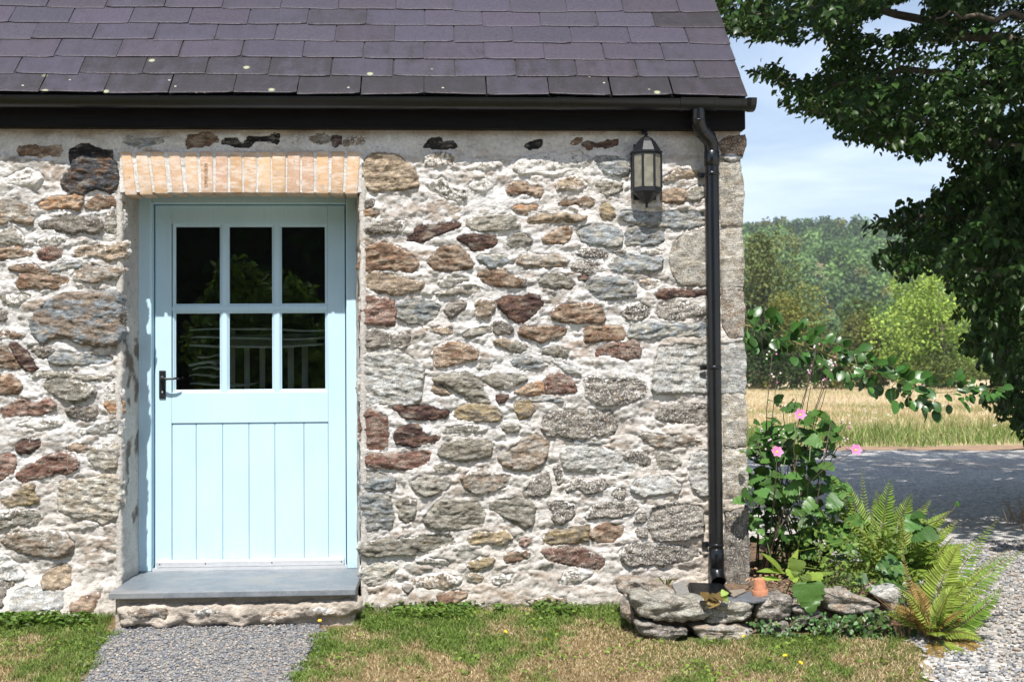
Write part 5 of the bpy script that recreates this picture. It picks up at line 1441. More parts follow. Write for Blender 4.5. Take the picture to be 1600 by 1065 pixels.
def flower(parent, P, Nn, s):
    Nn = Vector(Nn).normalized(); t = Nn.orthogonal().normalized(); b = Nn.cross(t)
    Pn = 6; D = [t * math.cos(k * 6.283 / Pn) + b * math.sin(k * 6.283 / Pn) + Nn * .35 for k in range(Pn)]
    V, F = leaves(np.tile(P, (Pn, 1)), np.array([tuple(d) for d in D]), np.tile(tuple(Nn), (Pn, 1)), s, s * .82, .12, .05)
    fl = AP(mk('flower', V, F, MAT['pink'], parent))
    c = lathe([(.0045, 0), (.007, .003), (.005, .006), (.002, .008)], 10); R = Nn.to_track_quat('Z', 'Y').to_matrix()
    h_ = mk('flower_centre', np.array([tuple(R @ Vector(v) + Vector(P)) for v in c[0]]), c[1], MAT['yellow'], fl); return fl
for st_ in stalks:
    pts = st_[:-1]; Y0 = .12 + .2 * rp.random()
    if st_[-1]: Y0 = -.12
    P = [at(a, b, Y0) for a, b in pts]; AP(mk('flower_stalk', *tube(P, [.0022] * (len(P) - 1) + [.0013], 5), MAT['dark_stem'], ane, True))
    if st_[-1]: flower(ane, tuple(P[-1]), (rp.uniform(-.4, .1), -1, .5), .034)
    else:
        for k in range(rp.randint(2, 5)):
            q_ = P[-1] + Vector((rp.uniform(-.03, .03), rp.uniform(-.02, .02), rp.uniform(-.03, .03)))
            AP(mk('bud', *lathe([(.002, -.006), (.0055, -.002), (.0055, .002), (.002, .006)], 7, tuple(q_)), MAT['pink'] if k == 1 else MAT['bud'], ane, True))
            AP(mk('bud_stalk', *tube([P[-1], (P[-1] + q_) / 2 + Vector((0, 0, .004)), q_], .0008, 4), MAT['stem'], ane))
for k in range(16):
    q_ = at(rp.uniform(1160, 1225), rp.uniform(665, 705), rp.uniform(-.08, .0))
    AP(mk('bud', *lathe([(.002, -.005), (.005, -.001), (.005, .002), (.002, .005)], 7, tuple(q_)), MAT['bud'], ane, True))
# loose low leaves at the front of the bed
low_p = tag(empty('ivy_leaved_creeper', (1.63, -.45, .12)), 'young creeper with long yellow-green leaves beside the terracotta pot', 'plant'); inv2 = Matrix.Translation(low_p.location).inverted()
MAT['lime'] = m_leaf('lime_leaf', .45, .4, (1.1, 1.15, .4), .3, solid=(.22, .33, .06), objvar=True, nscale=30)
H_LA = [(0, 0), (.06, .1), (.12, .3), (.14, .5), (.11, .72), (.05, .9), (0, 1)]
la_me = leaf_mesh('strap_leaf', H_LA, MAT['lime'], .5, .25, .02)
lime_an = leaf_mesh('lobed_leaf', H_AN, MAT['lime'], .3, .12, .1, 5)
for a, b, c, d, s in ((1225, 898, 1205, 868, 52), (1228, 895, 1190, 885, 48), (1232, 900, 1240, 872, 46), (1222, 905, 1195, 900, 44), (1265, 905, 1295, 890, 40)):
    p0, p1 = at(a, b, -.40), at(c, d, -.42); place('leaf', la_me, low_p, p0, p1 - p0, (0, -.6, 1), s / 350, inv2)
for a, b, s in ((1262, 930, 46), (1238, 905, 24), (1246, 892, 26), (1272, 912, 26), (1255, 915, 24)):
    p0 = at(a, b, -.60 if b > 920 else -.46); place('leaf', lime_an if s < 30 else an_me[1], low_p, p0 + Vector((0, 0, .05)), (rp.uniform(-.4, .4), -.3, -1), (rp.uniform(-.3, .3), -1, .35), s / 350, inv2)
v0 = at(1225, 905, -.43)
o = mk('stem', *tube([Vector((v0.x, -.43, .09)), at(1240, 895, -.44), at(1262, 905, -.5)], .003, 5), MAT['stem'], low_p, True); o.matrix_parent_inverse = inv2
# red-green heuchera by the drain
MAT['bronze'] = m_leaf('bronze_leaf', .5, .25, (1.1, .9, .5), .3, solid=(.17, .12, .04), objvar=True, nscale=90, var=.6)
br_me = leaf_mesh('bronze_leaf', H_AN, MAT['bronze'], .3, .1, .12, 9)
heu = tag(empty('bronze_leaved_plant', (1.27, -.56, .13)), 'small bronze-green leafed plant hanging over the bed stones below the drain', 'plant'); inv3 = Matrix.Translation(heu.location).inverted()
for a, b, s in ((1102, 932, 20), (1112, 936, 22), (1122, 934, 22), (1120, 945, 24), (1108, 942, 20), (1130, 937, 18), (1135, 930, 16)):
    p0 = at(a, b, -.68); place('leaf', br_me if a < 1129 else lime_an, heu, p0 + Vector((0, .02, .015)), (rp.uniform(-.8, .8), -.5, -.5), (rp.uniform(-.4, .4), -.7, .8), s * .72 / 355, inv3)
tuft = tag(empty('rusty_grass_tuft', (1.05, -.2, .14)), 'tiny tuft of reddish and green blades on the left boulder of the bed', 'plant')
for k in range(14):
    a = rp.uniform(-1, 1); o = mk('blade', *tube([(a * .01, 0, 0), (a * .025, -.01, .025), (a * .06, -.02, .045 * rp.uniform(.6, 1.2))], [.0022, .002, .0006], 4), MAT['bronze'] if k % 2 else MAT['lime'], tuft)
tp_ = at(1041, 912, -.22); tuft.location = (tp_.x, -.22, tp_.z - .005)
# ---- ferns
def frond(P0, P1, arch, width, parent, iv, col, n=30, tip=.9):
    P0, P1 = Vector(P0), Vector(P1); mid = (P0 + P1) / 2 + Vector(arch)
    C = lambda t: P0 * (1 - t) ** 2 + mid * 2 * t * (1 - t) + P1 * t * t
    ts = np.linspace(0, 1, 12); L = (P1 - P0).length
    stem = tube([C(t) for t in ts], [.0028 * (1 - .75 * t) for t in ts], 5)
    facing = (Vector(CAM) - mid).normalized() * .75 + Vector((0, 0, 1.0))
    P, D, Nn, Ls = [], [], [], []
    for k in range(n):
        t = .14 + .86 * (k / (n - 1)) ** .95
        p = C(t); T = (C(min(t + .02, 1)) - C(max(t - .02, 0))).normalized()
        S = T.cross(facing).normalized(); U = S.cross(T)
        ln = width * min(1, (t - .05) / .24) * (1 - max(0, (t - .35) / .65) ** 1.25 * .93) * rp.uniform(.88, 1.08)
        for s in (-1, 1):
            P.append(p); D.append(S * s * .9 + T * (.38 + .3 * t) - U * .10 + Vector((0, 0, rp.uniform(-.12, .08)))); Nn.append(U + S * s * .25 + T * rp.uniform(-.2, .2)); Ls.append(ln)
    Ls = np.array(Ls); V, F = leaves(np.array([tuple(v) for v in P]), np.array([tuple(v) for v in D]), np.array([tuple(v) for v in Nn]), Ls, np.minimum(Ls * .27, .017), .15, .12)
    c = np.repeat(np.array(col) * (.75 + .5 * RNG.random((len(P), 1))), 6, 0)
    sv, sf = stem; k0 = len(V)
    V = np.concatenate([V, sv]); Fl = [tuple(f) for f in F] + [tuple(i + k0 for i in f) for f in sf]
    c = np.concatenate([c, np.tile([.20, .13, .05], (len(sv), 1))])
    o = mk('frond', V, Fl, MAT['fern'], parent, False, c); o.matrix_parent_inverse = iv; return o
yg = (.27, .34, .065); gg = (.17, .27, .05); bg = (.30, .20, .06)
fa = at(1456, 1005, -.74)
fernA = tag(empty('yellow_green_fern', (fa.x, -.74, -.045)), 'large yellow-green fern at the right end of the raised bed by the gravel', 'fern'); ivA = Matrix.Translation(fernA.location).inverted()
b0 = Vector((fa.x, -.74, -.03))
for (bx_, by_, tx_, ty_, Yt, ar, w, col) in (
    (1436, 985, 1500, 848, -.62, (-.03, .0, .03), .115, yg), (1440, 990, 1492, 912, -.78, (.0, .0, .03), .07, yg), (1445, 995, 1568, 912, -.82, (.02, -.03, -.06), .085, gg), (1448, 1000, 1548, 880, -.70, (-.05, 0, .03), .06, yg),
    (1452, 1000, 1602, 858, -.45, (-.04, 0, .07), .09, gg), (1455, 995, 1562, 808, -.30, (-.05, 0, .06), .075, gg), (1470, 960, 1578, 858, -.2, (-.03, .0, .07), .075, gg), (1448, 1000, 1512, 1068, -1.12, (.02, -.03, .07), .075, yg), (1450, 1005, 1566, 1045, -1.0, (.02, -.03, .08), .055, bg),
    (1455, 1000, 1540, 1004, -.9, (0, -.03, .08), .05, yg), (1440, 1000, 1440, 930, -.8, (-.04, -.03, .0), .035, bg), (1430, 985, 1408, 850, -.66, (-.03, -.02, .0), .030, bg), (1450, 990, 1500, 930, -.6, (-.03, 0, .03), .07, gg), (1455, 990, 1535, 945, -.7, (-.02, 0, .05), .06, gg),
    (1450, 1005, 1470, 1050, -1.1, (-.02, -.03, .05), .06, bg)):
    pB, pT = at(bx_, by_, -.72), at(tx_, ty_, Yt)
    pB = b0 + (pB - b0) * .35
    frond(pB, pT, ar, w, fernA, ivA, col)
for k in range(16):
    an = rp.uniform(0, 6.28); ln = rp.uniform(.12, .30); T_ = b0 + Vector((math.cos(an) * ln, math.sin(an) * ln * .7 - .03, rp.uniform(.02, .24)))
    frond(b0 + Vector((rp.uniform(-.03, .03), rp.uniform(-.03, .03), 0)), T_, (rp.uniform(-.03, .03), rp.uniform(-.04, .02), rp.uniform(.03, .09)), rp.uniform(.03, .06), fernA, ivA, rp.choice((yg, gg, bg, yg)), 22)
fb = at(1375, 875, .25)
fernB = tag(empty('green_fern', (fb.x, .25, .06)), 'green fern clump between the anemone and the yellow-green fern', 'fern'); ivB = Matrix.Translation(fernB.location).inverted()
for (bx_, tx_, ty_, Yt, ar, w) in ((1370, 1392, 748, .1, (-.02, 0, .03), .10), (1380, 1425, 770, .15, (-.02, 0, .04), .10), (1360, 1345, 728, .3, (.0, 0, .03), .04), (1355, 1300, 745, .25, (.03, 0, .05), .085), (1362, 1320, 748, .2, (.02, 0, .05), .09),
    (1390, 1478, 800, .1, (-.02, 0, .07), .09), (1395, 1495, 822, .0, (-.02, -.02, .07), .085), (1395, 1460, 850, -.15, (.0, -.02, .08), .085), (1385, 1420, 900, -.35, (.02, -.03, .10), .08), (1375, 1385, 870, -.3, (.02, -.03, .12), .08), (1370, 1340, 800, -.05, (.02, -.02, .06), .08),
    (1375, 1405, 820, -.1, (.0, -.02, .06), .085), (1390, 1440, 800, .3, (-.02, 0, .06), .09), (1385, 1455, 780, .4, (-.02, 0, .06), .08), (1400, 1500, 870, -.2, (0, 0, .08), .08), (1400, 1450, 905, -.4, (0, -.02, .1), .08), (1380, 1370, 765, .4, (0, 0, .03), .09), (1400, 1480, 905, -.35, (0, -.02, .1), .07), (1395, 1470, 880, -.3, (0, -.02, .1), .08), (1385, 1430, 860, -.25, (0, -.02, .09), .085),
    (1365, 1355, 840, -.2, (0, -.02, .08), .07), (1410, 1520, 850, .1, (0, 0, .08), .08)):
    pB = at(bx_, 885, .2); pB = Vector((pB.x, .18, .07))
    frond(pB, at(tx_, ty_, Yt), ar, w, fernB, ivB, tuple(np.array(gg) * rp.uniform(.8, 1.2) + np.array([.05, .03, 0]) * rp.random()))
for k in range(34):
    pB = Vector((at(rp.uniform(1340, 1425), 885, .1).x, rp.uniform(-.15, .25), .07))
    frond(pB, at(rp.uniform(1300, 1500), rp.uniform(770, 925), pB.y + rp.uniform(-.25, .1)), (rp.uniform(-.05, .05), rp.uniform(-.06, .02), rp.uniform(.02, .12)), rp.uniform(.045, .085), fernB, ivB, rp.choice((yg, gg, yg, (.22, .31, .06))), 24)
# trailing lobed leaves and stalks among the ferns
trl = tag(empty('trailing_vine', (2.0, -.2, .1)), 'long trailing green stalk with lobed leaves across the ferns', 'plant'); inv4 = Matrix.Translation(trl.location).inverted()
def TP(o): o.matrix_parent_inverse = inv4; return o
TP(mk('stalk', *tube([at(1240, 862, -.1), at(1300, 850, -.12), at(1360, 838, -.15), at(1420, 825, -.2), at(1450, 815, -.2)], .003, 5), MAT['lime'], trl, True))
TP(mk('stalk', *tube([at(1440, 822, -.2), at(1470, 810, -.2), at(1488, 798, -.2), at(1494, 788, -.2)], .0022, 5), MAT['dark_stem'], trl, True))
TP(mk('stalk', *tube([at(1232, 882, -.3), at(1300, 892, -.32), at(1370, 896, -.32)], .0028, 5), MAT['lime'], trl, True))
for a, b, Y, s in ((1425, 818, -.22, 34), (1440, 832, -.24, 36), (1432, 805, -.2, 24), (1385, 885, -.38, 34), (1400, 895, -.40, 34), (1392, 910, -.42, 36), (1305, 845, -.08, 34), (1325, 850, -.05, 36), (1330, 815, .0, 30), (1315, 832, .0, 26), (1350, 872, -.2, 26), (1494, 788, -.2, 10), (1458, 797, -.2, 9), (1345, 905, -.45, 18)):
    leaf_at(a, b, Y, s, an_me, trl, inv4, .8)
# small grey weed in the soil
wd = at(1318, 905, -.38)
bw = tag(empty('feathery_weed', (wd.x, -.38, .11)), 'small feathery grey-green weed on the bare soil of the bed', 'plant')
qn = 260; Pq = np.stack([RNG.normal(0, .045, qn), RNG.normal(0, .03, qn), .01 + .075 * RNG.random(qn)], 1)
Vw, Fw = leaves(Pq, unit(qn) + [0, 0, .6], unit(qn), .016, .006); mk('foliage', Vw, Fw, MAT['weed'], bw, False, np.repeat(np.array([.20, .25, .11]) * (.6 + .7 * RNG.random((qn, 1))), 6, 0))
for k in range(9): mk('stem', *tube([(0, 0, -.01), (rp.uniform(-.02, .02), 0, .04), (rp.uniform(-.06, .06), rp.uniform(-.03, .03), .08)], .001, 4), MAT['stem'], bw)
# dead fronds and stems in a tangle at the foot of the ferns
for k in range(26):
    an = rp.uniform(2.2, 4.6); p0_ = Vector((fa.x - rp.uniform(0, .16), -.70 + rp.uniform(-.06, .12), -.03)); q_ = p0_ + Vector((math.cos(an) * .1, rp.uniform(-.1, .05), rp.uniform(.03, .20)))
    o = mk('dead_stem', *tube([p0_, (p0_ + q_) / 2 + Vector((rp.uniform(-.03, .03), -.02, .03)), q_], [.002, .0016, .001], 4), MAT['twig0'], fernA); o.matrix_parent_inverse = ivA
# ---- ivy over the front stones
ivy = tag(empty('ivy', (1.9, -.6, 0)), 'small-leaved ivy creeping over the front stones of the raised bed', 'ivy')
MAT['ivy'] = m_leaf('ivy_leaf', .38, .2, (1.2, 1.3, .5), .4, nscale=30)
def ivy_leaves(n, poly, Ya, Yb, size, seed):
    r = np.random.default_rng(seed); pa = np.array(poly); q = r.uniform(pa.min(0), pa.max(0), (n * 3, 2)); q = q[pip(poly, q[:, 0], q[:, 1])][:n]
    P = np.array([tuple(at(a, b, r.uniform(Ya, Yb))) for a, b in q]) - np.array([1.9, -.6, 0]); n = len(P)
    D = np.stack([r.normal(0, .7, n), r.normal(-.35, .3, n), r.normal(-.5, .5, n)], 1); Nn = np.stack([r.normal(0, .35, n), -.8 + r.normal(0, .3, n), .6 + r.normal(0, .3, n)], 1)
    L = size * (.6 + .8 * r.random(n)); V, F = leaves(P, D, Nn, L, L * .85, .1, .1)
    return V, F, np.repeat(np.array([.055, .125, .035]) * (.5 + 1.2 * r.random((n, 1))) * np.stack([1 + .9 * r.random(n) ** 3, np.ones(n), np.ones(n)], 1), 6, 0)
V1, F1, c1 = ivy_leaves(620, [(1275, 965), (1320, 960), (1385, 950), (1400, 975), (1430, 985), (1432, 1035), (1390, 1035), (1350, 1020), (1300, 1000)], -.70, -.60, .024, 3)
V2, F2, c2 = ivy_leaves(150, [(1160, 972), (1290, 955), (1300, 985), (1240, 1000), (1180, 985)], -.68, -.63, .018, 4)
V3, F3, c3 = ivy_leaves(260, [(1400, 930), (1425, 900), (1450, 930), (1450, 1010), (1420, 1010)], -.66, -.50, .024, 6)
Va = np.concatenate([V1, V2, V3]); Fa = np.concatenate([F1, F2 + len(V1), F3 + len(V1) + len(V2)])
o = mk('ivy_foliage', Va, Fa, MAT['ivy'], ivy, False, np.concatenate([c1, c2, c3])); o['kind'] = 'stuff'
for k in range(10):
    a = rp.uniform(1290, 1430); P = [at(a + j * rp.uniform(-14, 8), 1028 - j * 14, -.66 - .02 * rp.random()) - Vector((1.9, -.6, 0)) for j in range(5)]
    mk('ivy_stem', *tube(P, .002, 4), MAT['dark_stem'], ivy)
# dead leaves and twigs on the soil
r = np.random.default_rng(77)
qd = np.stack([r.uniform(1.5, 2.15, 420), r.uniform(-.5, .4, 420), .118 + .02 * r.random(420)], 1)
Vd, Fd = leaves(qd, unit(420) * [1, 1, .3], unit(420) * .4 + [0, 0, 1], .03 * (.5 + r.random(420)), .012 * (.5 + r.random(420)))
MAT['litter'] = m_attr('leaf_litter', .9)
tag(mk('leaf_litter', Vd, Fd, MAT['litter'], None, False, np.repeat(np.array([.27, .17, .10]) * (.5 + r.random((420, 1))), 6, 0)), 'dry brown leaf litter on the soil of the raised bed', 'leaf litter', kind='stuff')
Vd, Fd = leaves(np.stack([r.uniform(1.75, 2.2, 1500), r.uniform(-.5, .75, 1500), .08 + .30 * r.random(1500) ** 1.6], 1), unit(1500) + [0, 0, .3], unit(1500) * .6 + [0, -.3, 1], .03 * (.6 + .8 * r.random(1500)), .02)
tag(mk('bed_undergrowth', Vd, Fd, MAT['weed'], None, False, np.repeat(np.array([.13, .20, .04]) * (.5 + 1.1 * r.random((1500, 1))), 6, 0)), 'low green undergrowth between the anemone and the ferns', 'undergrowth', kind='stuff')

# ---- glossy shrub branch arching out from behind the corner
shr = tag(empty('glossy_shrub_branch', (1.5, .75, 0)), 'long arching shrub branch with glossy oval leaves reaching right from behind the corner', 'shrub'); inv5 = Matrix.Translation(shr.location).inverted()
YB = .62
br_px = [(1120, 500), (1165, 508), (1210, 520), (1260, 542), (1310, 560), (1360, 580), (1410, 600), (1450, 614), (1490, 612), (1530, 606), (1562, 608)]
BR = [at(a, b, YB + .05 * math.sin(i)) for i, (a, b) in enumerate(br_px)]
MAT['twig'] = m_simple('green_brown_twig', (.20, .19, .06), .6, .25)
o = mk('branch', *tube([Vector((1.2, YB + .35, .0)), Vector((1.5, YB + .3, .7)), BR[0] - Vector((.05, -.1, .02))] + BR, [.014, .012, .009] + [.0055 - .0004 * i for i in range(len(BR))], 7), MAT['twig'], shr, True); o.matrix_parent_inverse = inv5
# root of the shrub stands behind the house corner
for i in range(len(BR) - 1):
    n_ = 36 if 1 < i < 7 else 36 if i <= 1 else 17
    for k in range(n_):
        t = rp.random(); p = BR[i].lerp(BR[i + 1], t); side = rp.choice((-1, 1))
        amp = (.120 if i < 8 else .05) * rp.uniform(.05, 1)
        off = Vector((rp.uniform(-.03, .05), rp.uniform(-.08, .08), -amp * .9 if side < 0 else amp * .62))
        p2 = p + off
        D = off.normalized() + Vector((rp.uniform(-.3, .8), -.3, rp.uniform(-.6, .4)))
        place('leaf', rp.choice(ov_me), shr, p2, D, (rp.gauss(0, .35), -1.0 + rp.gauss(0, .3), .55), rp.choice((.045, .055, .062, .070, .078)) * rp.uniform(.9, 1.1) * (1 if i < 8 else .72), inv5)
        if k % 3 == 0: o = mk('twig', *tube([p, p + off * .5 + Vector((0, 0, .005)), p2], .0014, 4), MAT['twig'], shr); o.matrix_parent_inverse = inv5

# ================================================================== BIG TREE OVER THE DRIVE
tree = tag(empty('broadleaf_tree', (6.6, 4.6, 0)), 'big dark broadleaf tree with drooping boughs over the driveway', 'tree')
TO = np.array([6.6, 4.6, 0.0])
R1 = [(1100,-60),(1425,-60),(1405,5),(1350,20),(1338,52),(1300,62),(1262,44),(1240,66),(1190,60),(1150,55),(1116,44)]
R2 = [(1450,-60),(1700,-60),(1700,420),(1560,330),(1500,285),(1492,236),(1440,238),(1425,225),(1385,200),(1310,196),(1242,180),(1232,165),(1262,150),(1235,138),(1185,124),(1168,108),(1205,112),(1250,124),(1290,118),(1300,72),(1340,60),(1400,58),(1450,36)]
R3 = [(1700,240),(1530,262),(1490,292),(1440,322),(1400,330),(1390,343),(1352,364),(1412,354),(1400,388),(1366,412),(1440,420),(1482,430),(1492,470),(1520,484),(1502,540),(1535,560),(1552,640),(1600,682),(1700,760)]
R4 = [(1308,200),(1335,203),(1385,212),(1430,222),(1425,236),(1370,226),(1330,214)]
GAPS = [[(1528,84),(1548,84),(1552,100),(1532,104)], [(1556,168),(1578,160),(1585,176),(1562,182)], [(1508,196),(1530,200),(1540,215),(1512,222)]]
def tree_mask(px, py):
    n1, n2 = fbm(px / 34, py / 34, 3.1, 3), fbm(px / 34, py / 34, 8.7, 3)
    px, py = px + 26 * n1, py + 22 * n2
    m = pip(R1, px, py) | pip(R2, px, py) | pip(R3, px, py) | pip(R4, px, py)
    for g_ in GAPS: m &= ~pip(g_, px, py)
    return m
r = np.random.default_rng(2024)
cen, rad = np.array([5.9, 2.9, 5.4]), np.array([4.8, 4.6, 5.4])
n = 90000
q = r.normal(size=(n, 3)); q /= np.linalg.norm(q, axis=1, keepdims=True); q = q * (r.random((n, 1)) ** (1 / 2.2)) * rad + cen
q = q[q[:, 2] > .35]
px, py, w_ = proj(q)
infr = (px > -40) & (px < 1640) & (py > -40) & (py < 1105) & (w_ > .1)
msk = tree_mask(px, py) & (px > 1090)
# what hangs in view stands over the far half of the drive
vis = q[infr & msk & (q[:, 1] > 1.6)]
outside = q[~infr & (q[:, 0] > 1.9) & (q[:, 2] < 10) & (q[:, 1] < 7.4)]
outside = outside[r.permutation(len(outside))[:2300]]
vis = vis[r.permutation(len(vis))[:3000]]
edge_pts = []
for poly, k in ((R1, 240), (R2, 330), (R3, 300), (R4, 60)):
    pa = np.array(poly); e = resample(poly, k, 0, 0, 0) + r.normal(0, 2.5, (k, 2))
    for a, b in e:
        if a < 1640 and -30 < b < 720: edge_pts.append(tuple(at(a, b, r.uniform(2.6, 4.6))))
# even cover of the visible part of the crown
cov = []
for poly, k in ((R1, 330), (R2, 1300), (R3, 640), (R4, 40)):
    pa = np.array(poly); e = r.uniform(pa.min(0), np.minimum(pa.max(0), 1650), (k * 3, 2)); e = e[tree_mask(e[:, 0], e[:, 1]) & pip(poly, e[:, 0], e[:, 1])][:k]
    cov += [tuple(at(a, b, r.uniform(2.4, 5.6))) for a, b in e]
cov = np.array(cov); lay = lambda A: fbm(A[:, 0] * .8, A[:, 1] * .8, A[:, 2] * 2.6, 3)
vis = vis[lay(vis) > .02]; cov = cov[lay(cov) > -.06]
vis = np.concatenate([vis, np.array(edge_pts), cov])
trunk_c = np.array([6.6, 4.6, 4.0])
def twigs(C, k, L, W, spread, seed, mask=True):
    """k leaves round each centre, along a short twig that points away from the trunk and droops"""
    r = np.random.default_rng(seed); n = len(C)
    out_d = C - trunk_c; out_d /= np.linalg.norm(out_d, axis=1, keepdims=True); out_d = out_d + r.normal(0, .35, (n, 3)); out_d[:, 2] -= .25; out_d /= np.linalg.norm(out_d, axis=1, keepdims=True)
    t = np.linspace(-.5, .5, k)[None, :, None] * spread
    P = C[:, None] + out_d[:, None] * t
    side = np.cross(out_d, [0, 0, 1.0]); side /= np.linalg.norm(side, axis=1, keepdims=True) + 1e-9
    sg = np.where(np.arange(k) % 2, 1, -1)[None, :, None]
    D = out_d[:, None] * .6 + side[:, None] * sg * .8 + r.normal(0, .25, (n, k, 3)); D[..., 2] -= .35
    Nn = np.tile([0, -.25, 1.0], (n, k, 1)) + r.normal(0, .38, (n, k, 3))
    P = P.reshape(-1, 3) + r.normal(0, .015, (n * k, 3)); D = D.reshape(-1, 3); Nn = Nn.reshape(-1, 3)
    Ls = L * (.65 + .6 * r.random(n * k))
    if mask:
        m = P + D / np.linalg.norm(D, axis=1, keepdims=True) * Ls[:, None] * .6
        a, b, w = proj(m); inf = (a > -5) & (a < 1605) & (b > -5) & (b < 1070)
        ok = ~inf | tree_mask(a + r.normal(0, 6, len(a)), b + r.normal(0, 6, len(a))); P, D, Nn, Ls = P[ok], D[ok], Nn[ok], Ls[ok]
    return P, D, Nn, Ls, out_d
P, D, Nn, Ls, od = twigs(vis, 15, .066, .05, .36, 8)
# the 300 leaves nearest the camera are leaves of their own
a, b, w = proj(P); inview = (a > 1110) & (a < 1595) & (b > 5) & (b < 660)
order = np.argsort(np.where(inview, w - .0 * Ls, 1e9))[:300]
solo = np.zeros(len(P), bool); solo[order] = True
V1, F1 = leaves(P[~solo], D[~solo], Nn[~solo], Ls[~solo], Ls[~solo] * .58, .14, .22)
c1 = np.array([.036, .082, .022]) * (.55 + .9 * r.random((len(V1) // 6, 1))) * np.stack([1 + .5 * r.random(len(V1) // 6) ** 2, np.ones(len(V1) // 6), np.ones(len(V1) // 6)], 1)
P2, D2, N2, L2, _ = twigs(outside, 9, .17, .08, .5, 9)
V2, F2 = leaves(P2, D2, N2, L2, L2 * .62, .14, .22)
c2 = np.tile([.042, .095, .024], (len(V2) // 6, 1))
crown = mk('crown', np.concatenate([V1, V2]) - TO, np.concatenate([F1, F2 + len(V1)]), MAT['treeleaf'], tree, False, np.repeat(np.concatenate([c1, c2]), 6, 0)); crown['kind'] = 'stuff'
H_EL = [(0, 0), (.16, .06), (.28, .22), (.31, .42), (.26, .62), (.15, .80), (.05, .92), (0, 1)]
el_me = [leaf_mesh('tree_leaf', H_EL, MAT['treeleaf_one'], .3 + .2 * k, .25, .03, k) for k in range(2)]
invT = Matrix.Translation(tree.location).inverted()
for i in order: place('leaf', el_me[i % 2], tree, P[i], D[i], Nn[i], float(Ls[i]), invT)
MAT['bark'] = m_simple('grey_bark', (.13, .105, .08), .9, .4, 18, .8, .02)
def bough(pts, r0, r1, n=8):
    k = len(pts); o = mk('bough', np.array(tube(pts, [r0 + (r1 - r0) * i / (k - 1) for i in range(k)], n)[0]) - TO, tube(pts, [r0 + (r1 - r0) * i / (k - 1) for i in range(k)], n)[1], MAT['bark'], tree, True); return o
tr_ = tube([(6.6, 4.6, -.1), (6.55, 4.55, .8), (6.65, 4.5, 1.8), (6.5, 4.3, 3.2), (6.4, 4.0, 5.0), (6.2, 3.5, 7.0), (6.0, 3.2, 9.0)], [.34, .25, .22, .19, .15, .10, .05], 14)
mk('trunk', tr_[0] - TO, tr_[1], MAT['bark'], tree, True)
tip = lambda a, b, Y: at(a, b, Y)
for pts, r0 in (([(6.45, 4.2, 3.6), tip(1560, 60, 3.6), tip(1400, 20, 3.4), tip(1250, 15, 3.2), tip(1130, 20, 3.2)], .06), ([(6.5, 4.3, 3.0), tip(1600, 130, 3.9), tip(1450, 110, 3.8), tip(1330, 130, 3.6), tip(1200, 118, 3.6)], .05),
                ([(6.5, 4.3, 2.8), tip(1610, 230, 3.8), tip(1480, 200, 3.6), tip(1330, 175, 3.4), tip(1240, 170, 3.4)], .045), ([(6.55, 4.4, 2.2), tip(1600, 330, 3.4), tip(1480, 340, 3.2), tip(1370, 358, 3.0)], .04), ([(6.6, 4.5, 1.8), tip(1610, 430, 3.6), tip(1500, 415, 3.4), tip(1380, 410, 3.2)], .035),
                ([(6.6, 4.5, 1.6), tip(1620, 520, 3.8), tip(1560, 560, 3.6), tip(1570, 640, 3.4)], .03), ([(6.5, 4.2, 3.4), tip(1580, 20, 2.6), tip(1500, 25, 2.4), tip(1460, 30, 2.4)], .03), ([(6.5, 4.3, 2.6), tip(1600, 250, 3.6), tip(1440, 230, 3.4), tip(1320, 204, 3.3)], .03),
                ([(6.4, 4.0, 5.0), (5, 2.4, 6.0), (3.6, 1.2, 6.6)], .08), ([(6.3, 3.7, 6.2), (7.6, 2.0, 7.4), (8.6, .6, 8)], .07), ([(6.4, 4.0, 4.6), (7.8, 5.4, 5.6), (9, 6.4, 6)], .07), ([(6.2, 3.5, 7), (4.6, 3.4, 8.4), (3.4, 3.2, 9.2)], .06)):
    pts = [Vector(p) for p in pts]
    fine = []
    for i in range(len(pts) - 1):
        for t in (0, .33, .66): fine.append(pts[i].lerp(pts[i + 1], t) + Vector((0, 0, .05 * math.sin(i * 3 + t * 5))))
    fine.append(pts[-1]); bough(fine, r0, .006)

# ================================================================== MEADOW, HEDGE TREES, WOODED HILL
r = np.random.default_rng(99)
def field_pts(n, x0, x1, y0, y1):
    return np.stack([r.uniform(x0, x1, n), r.uniform(y0, y1, n)], 1)
# rough green verge along the drive
qv = field_pts(34000, 2.5, 19, 12.3, 19.5); edge = 12.75 + .9 * fbm(qv[:, 0] * .55, qv[:, 0] * 0, 2, 4); qv = qv[qv[:, 1] > edge]
gmix = np.clip(1.5 * sst(20.5, 15, qv[:, 1]) + .35 * fbm(qv[:, 0] * .5, qv[:, 1] * .5, 3, 3), 0, 1)[:, None]
gmix = np.clip(gmix - .55 * (r.random((len(qv), 1)) < .3), 0, 1)
cg = np.array([.14, .22, .05]) * gmix + np.array([.58, .49, .29]) * (1 - gmix); cg = cg * (.5 + .9 * r.random((len(qv), 1)))
hv = (.06 + .24 * r.random(len(qv)) ** 1.5) * (1 + 1.1 * fbm(qv[:, 0] * .7, qv[:, 1] * .7, 8, 3))
tag(blades('verge_grass', qv, hv, .5, .006, cg, 31), 'long green and straw-coloured grass along the far edge of the drive', 'grass', kind='stuff')
qm = np.concatenate([field_pts(30000, 3, 26, 18, 36), field_pts(26000, 6, 48, 34, 78)])
cm = np.array([[.58, .44, .29], [.51, .385, .24], [.60, .49, .33], [.44, .38, .22]])[r.integers(0, 4, len(qm))] * (.75 + .5 * r.random((len(qm), 1)))
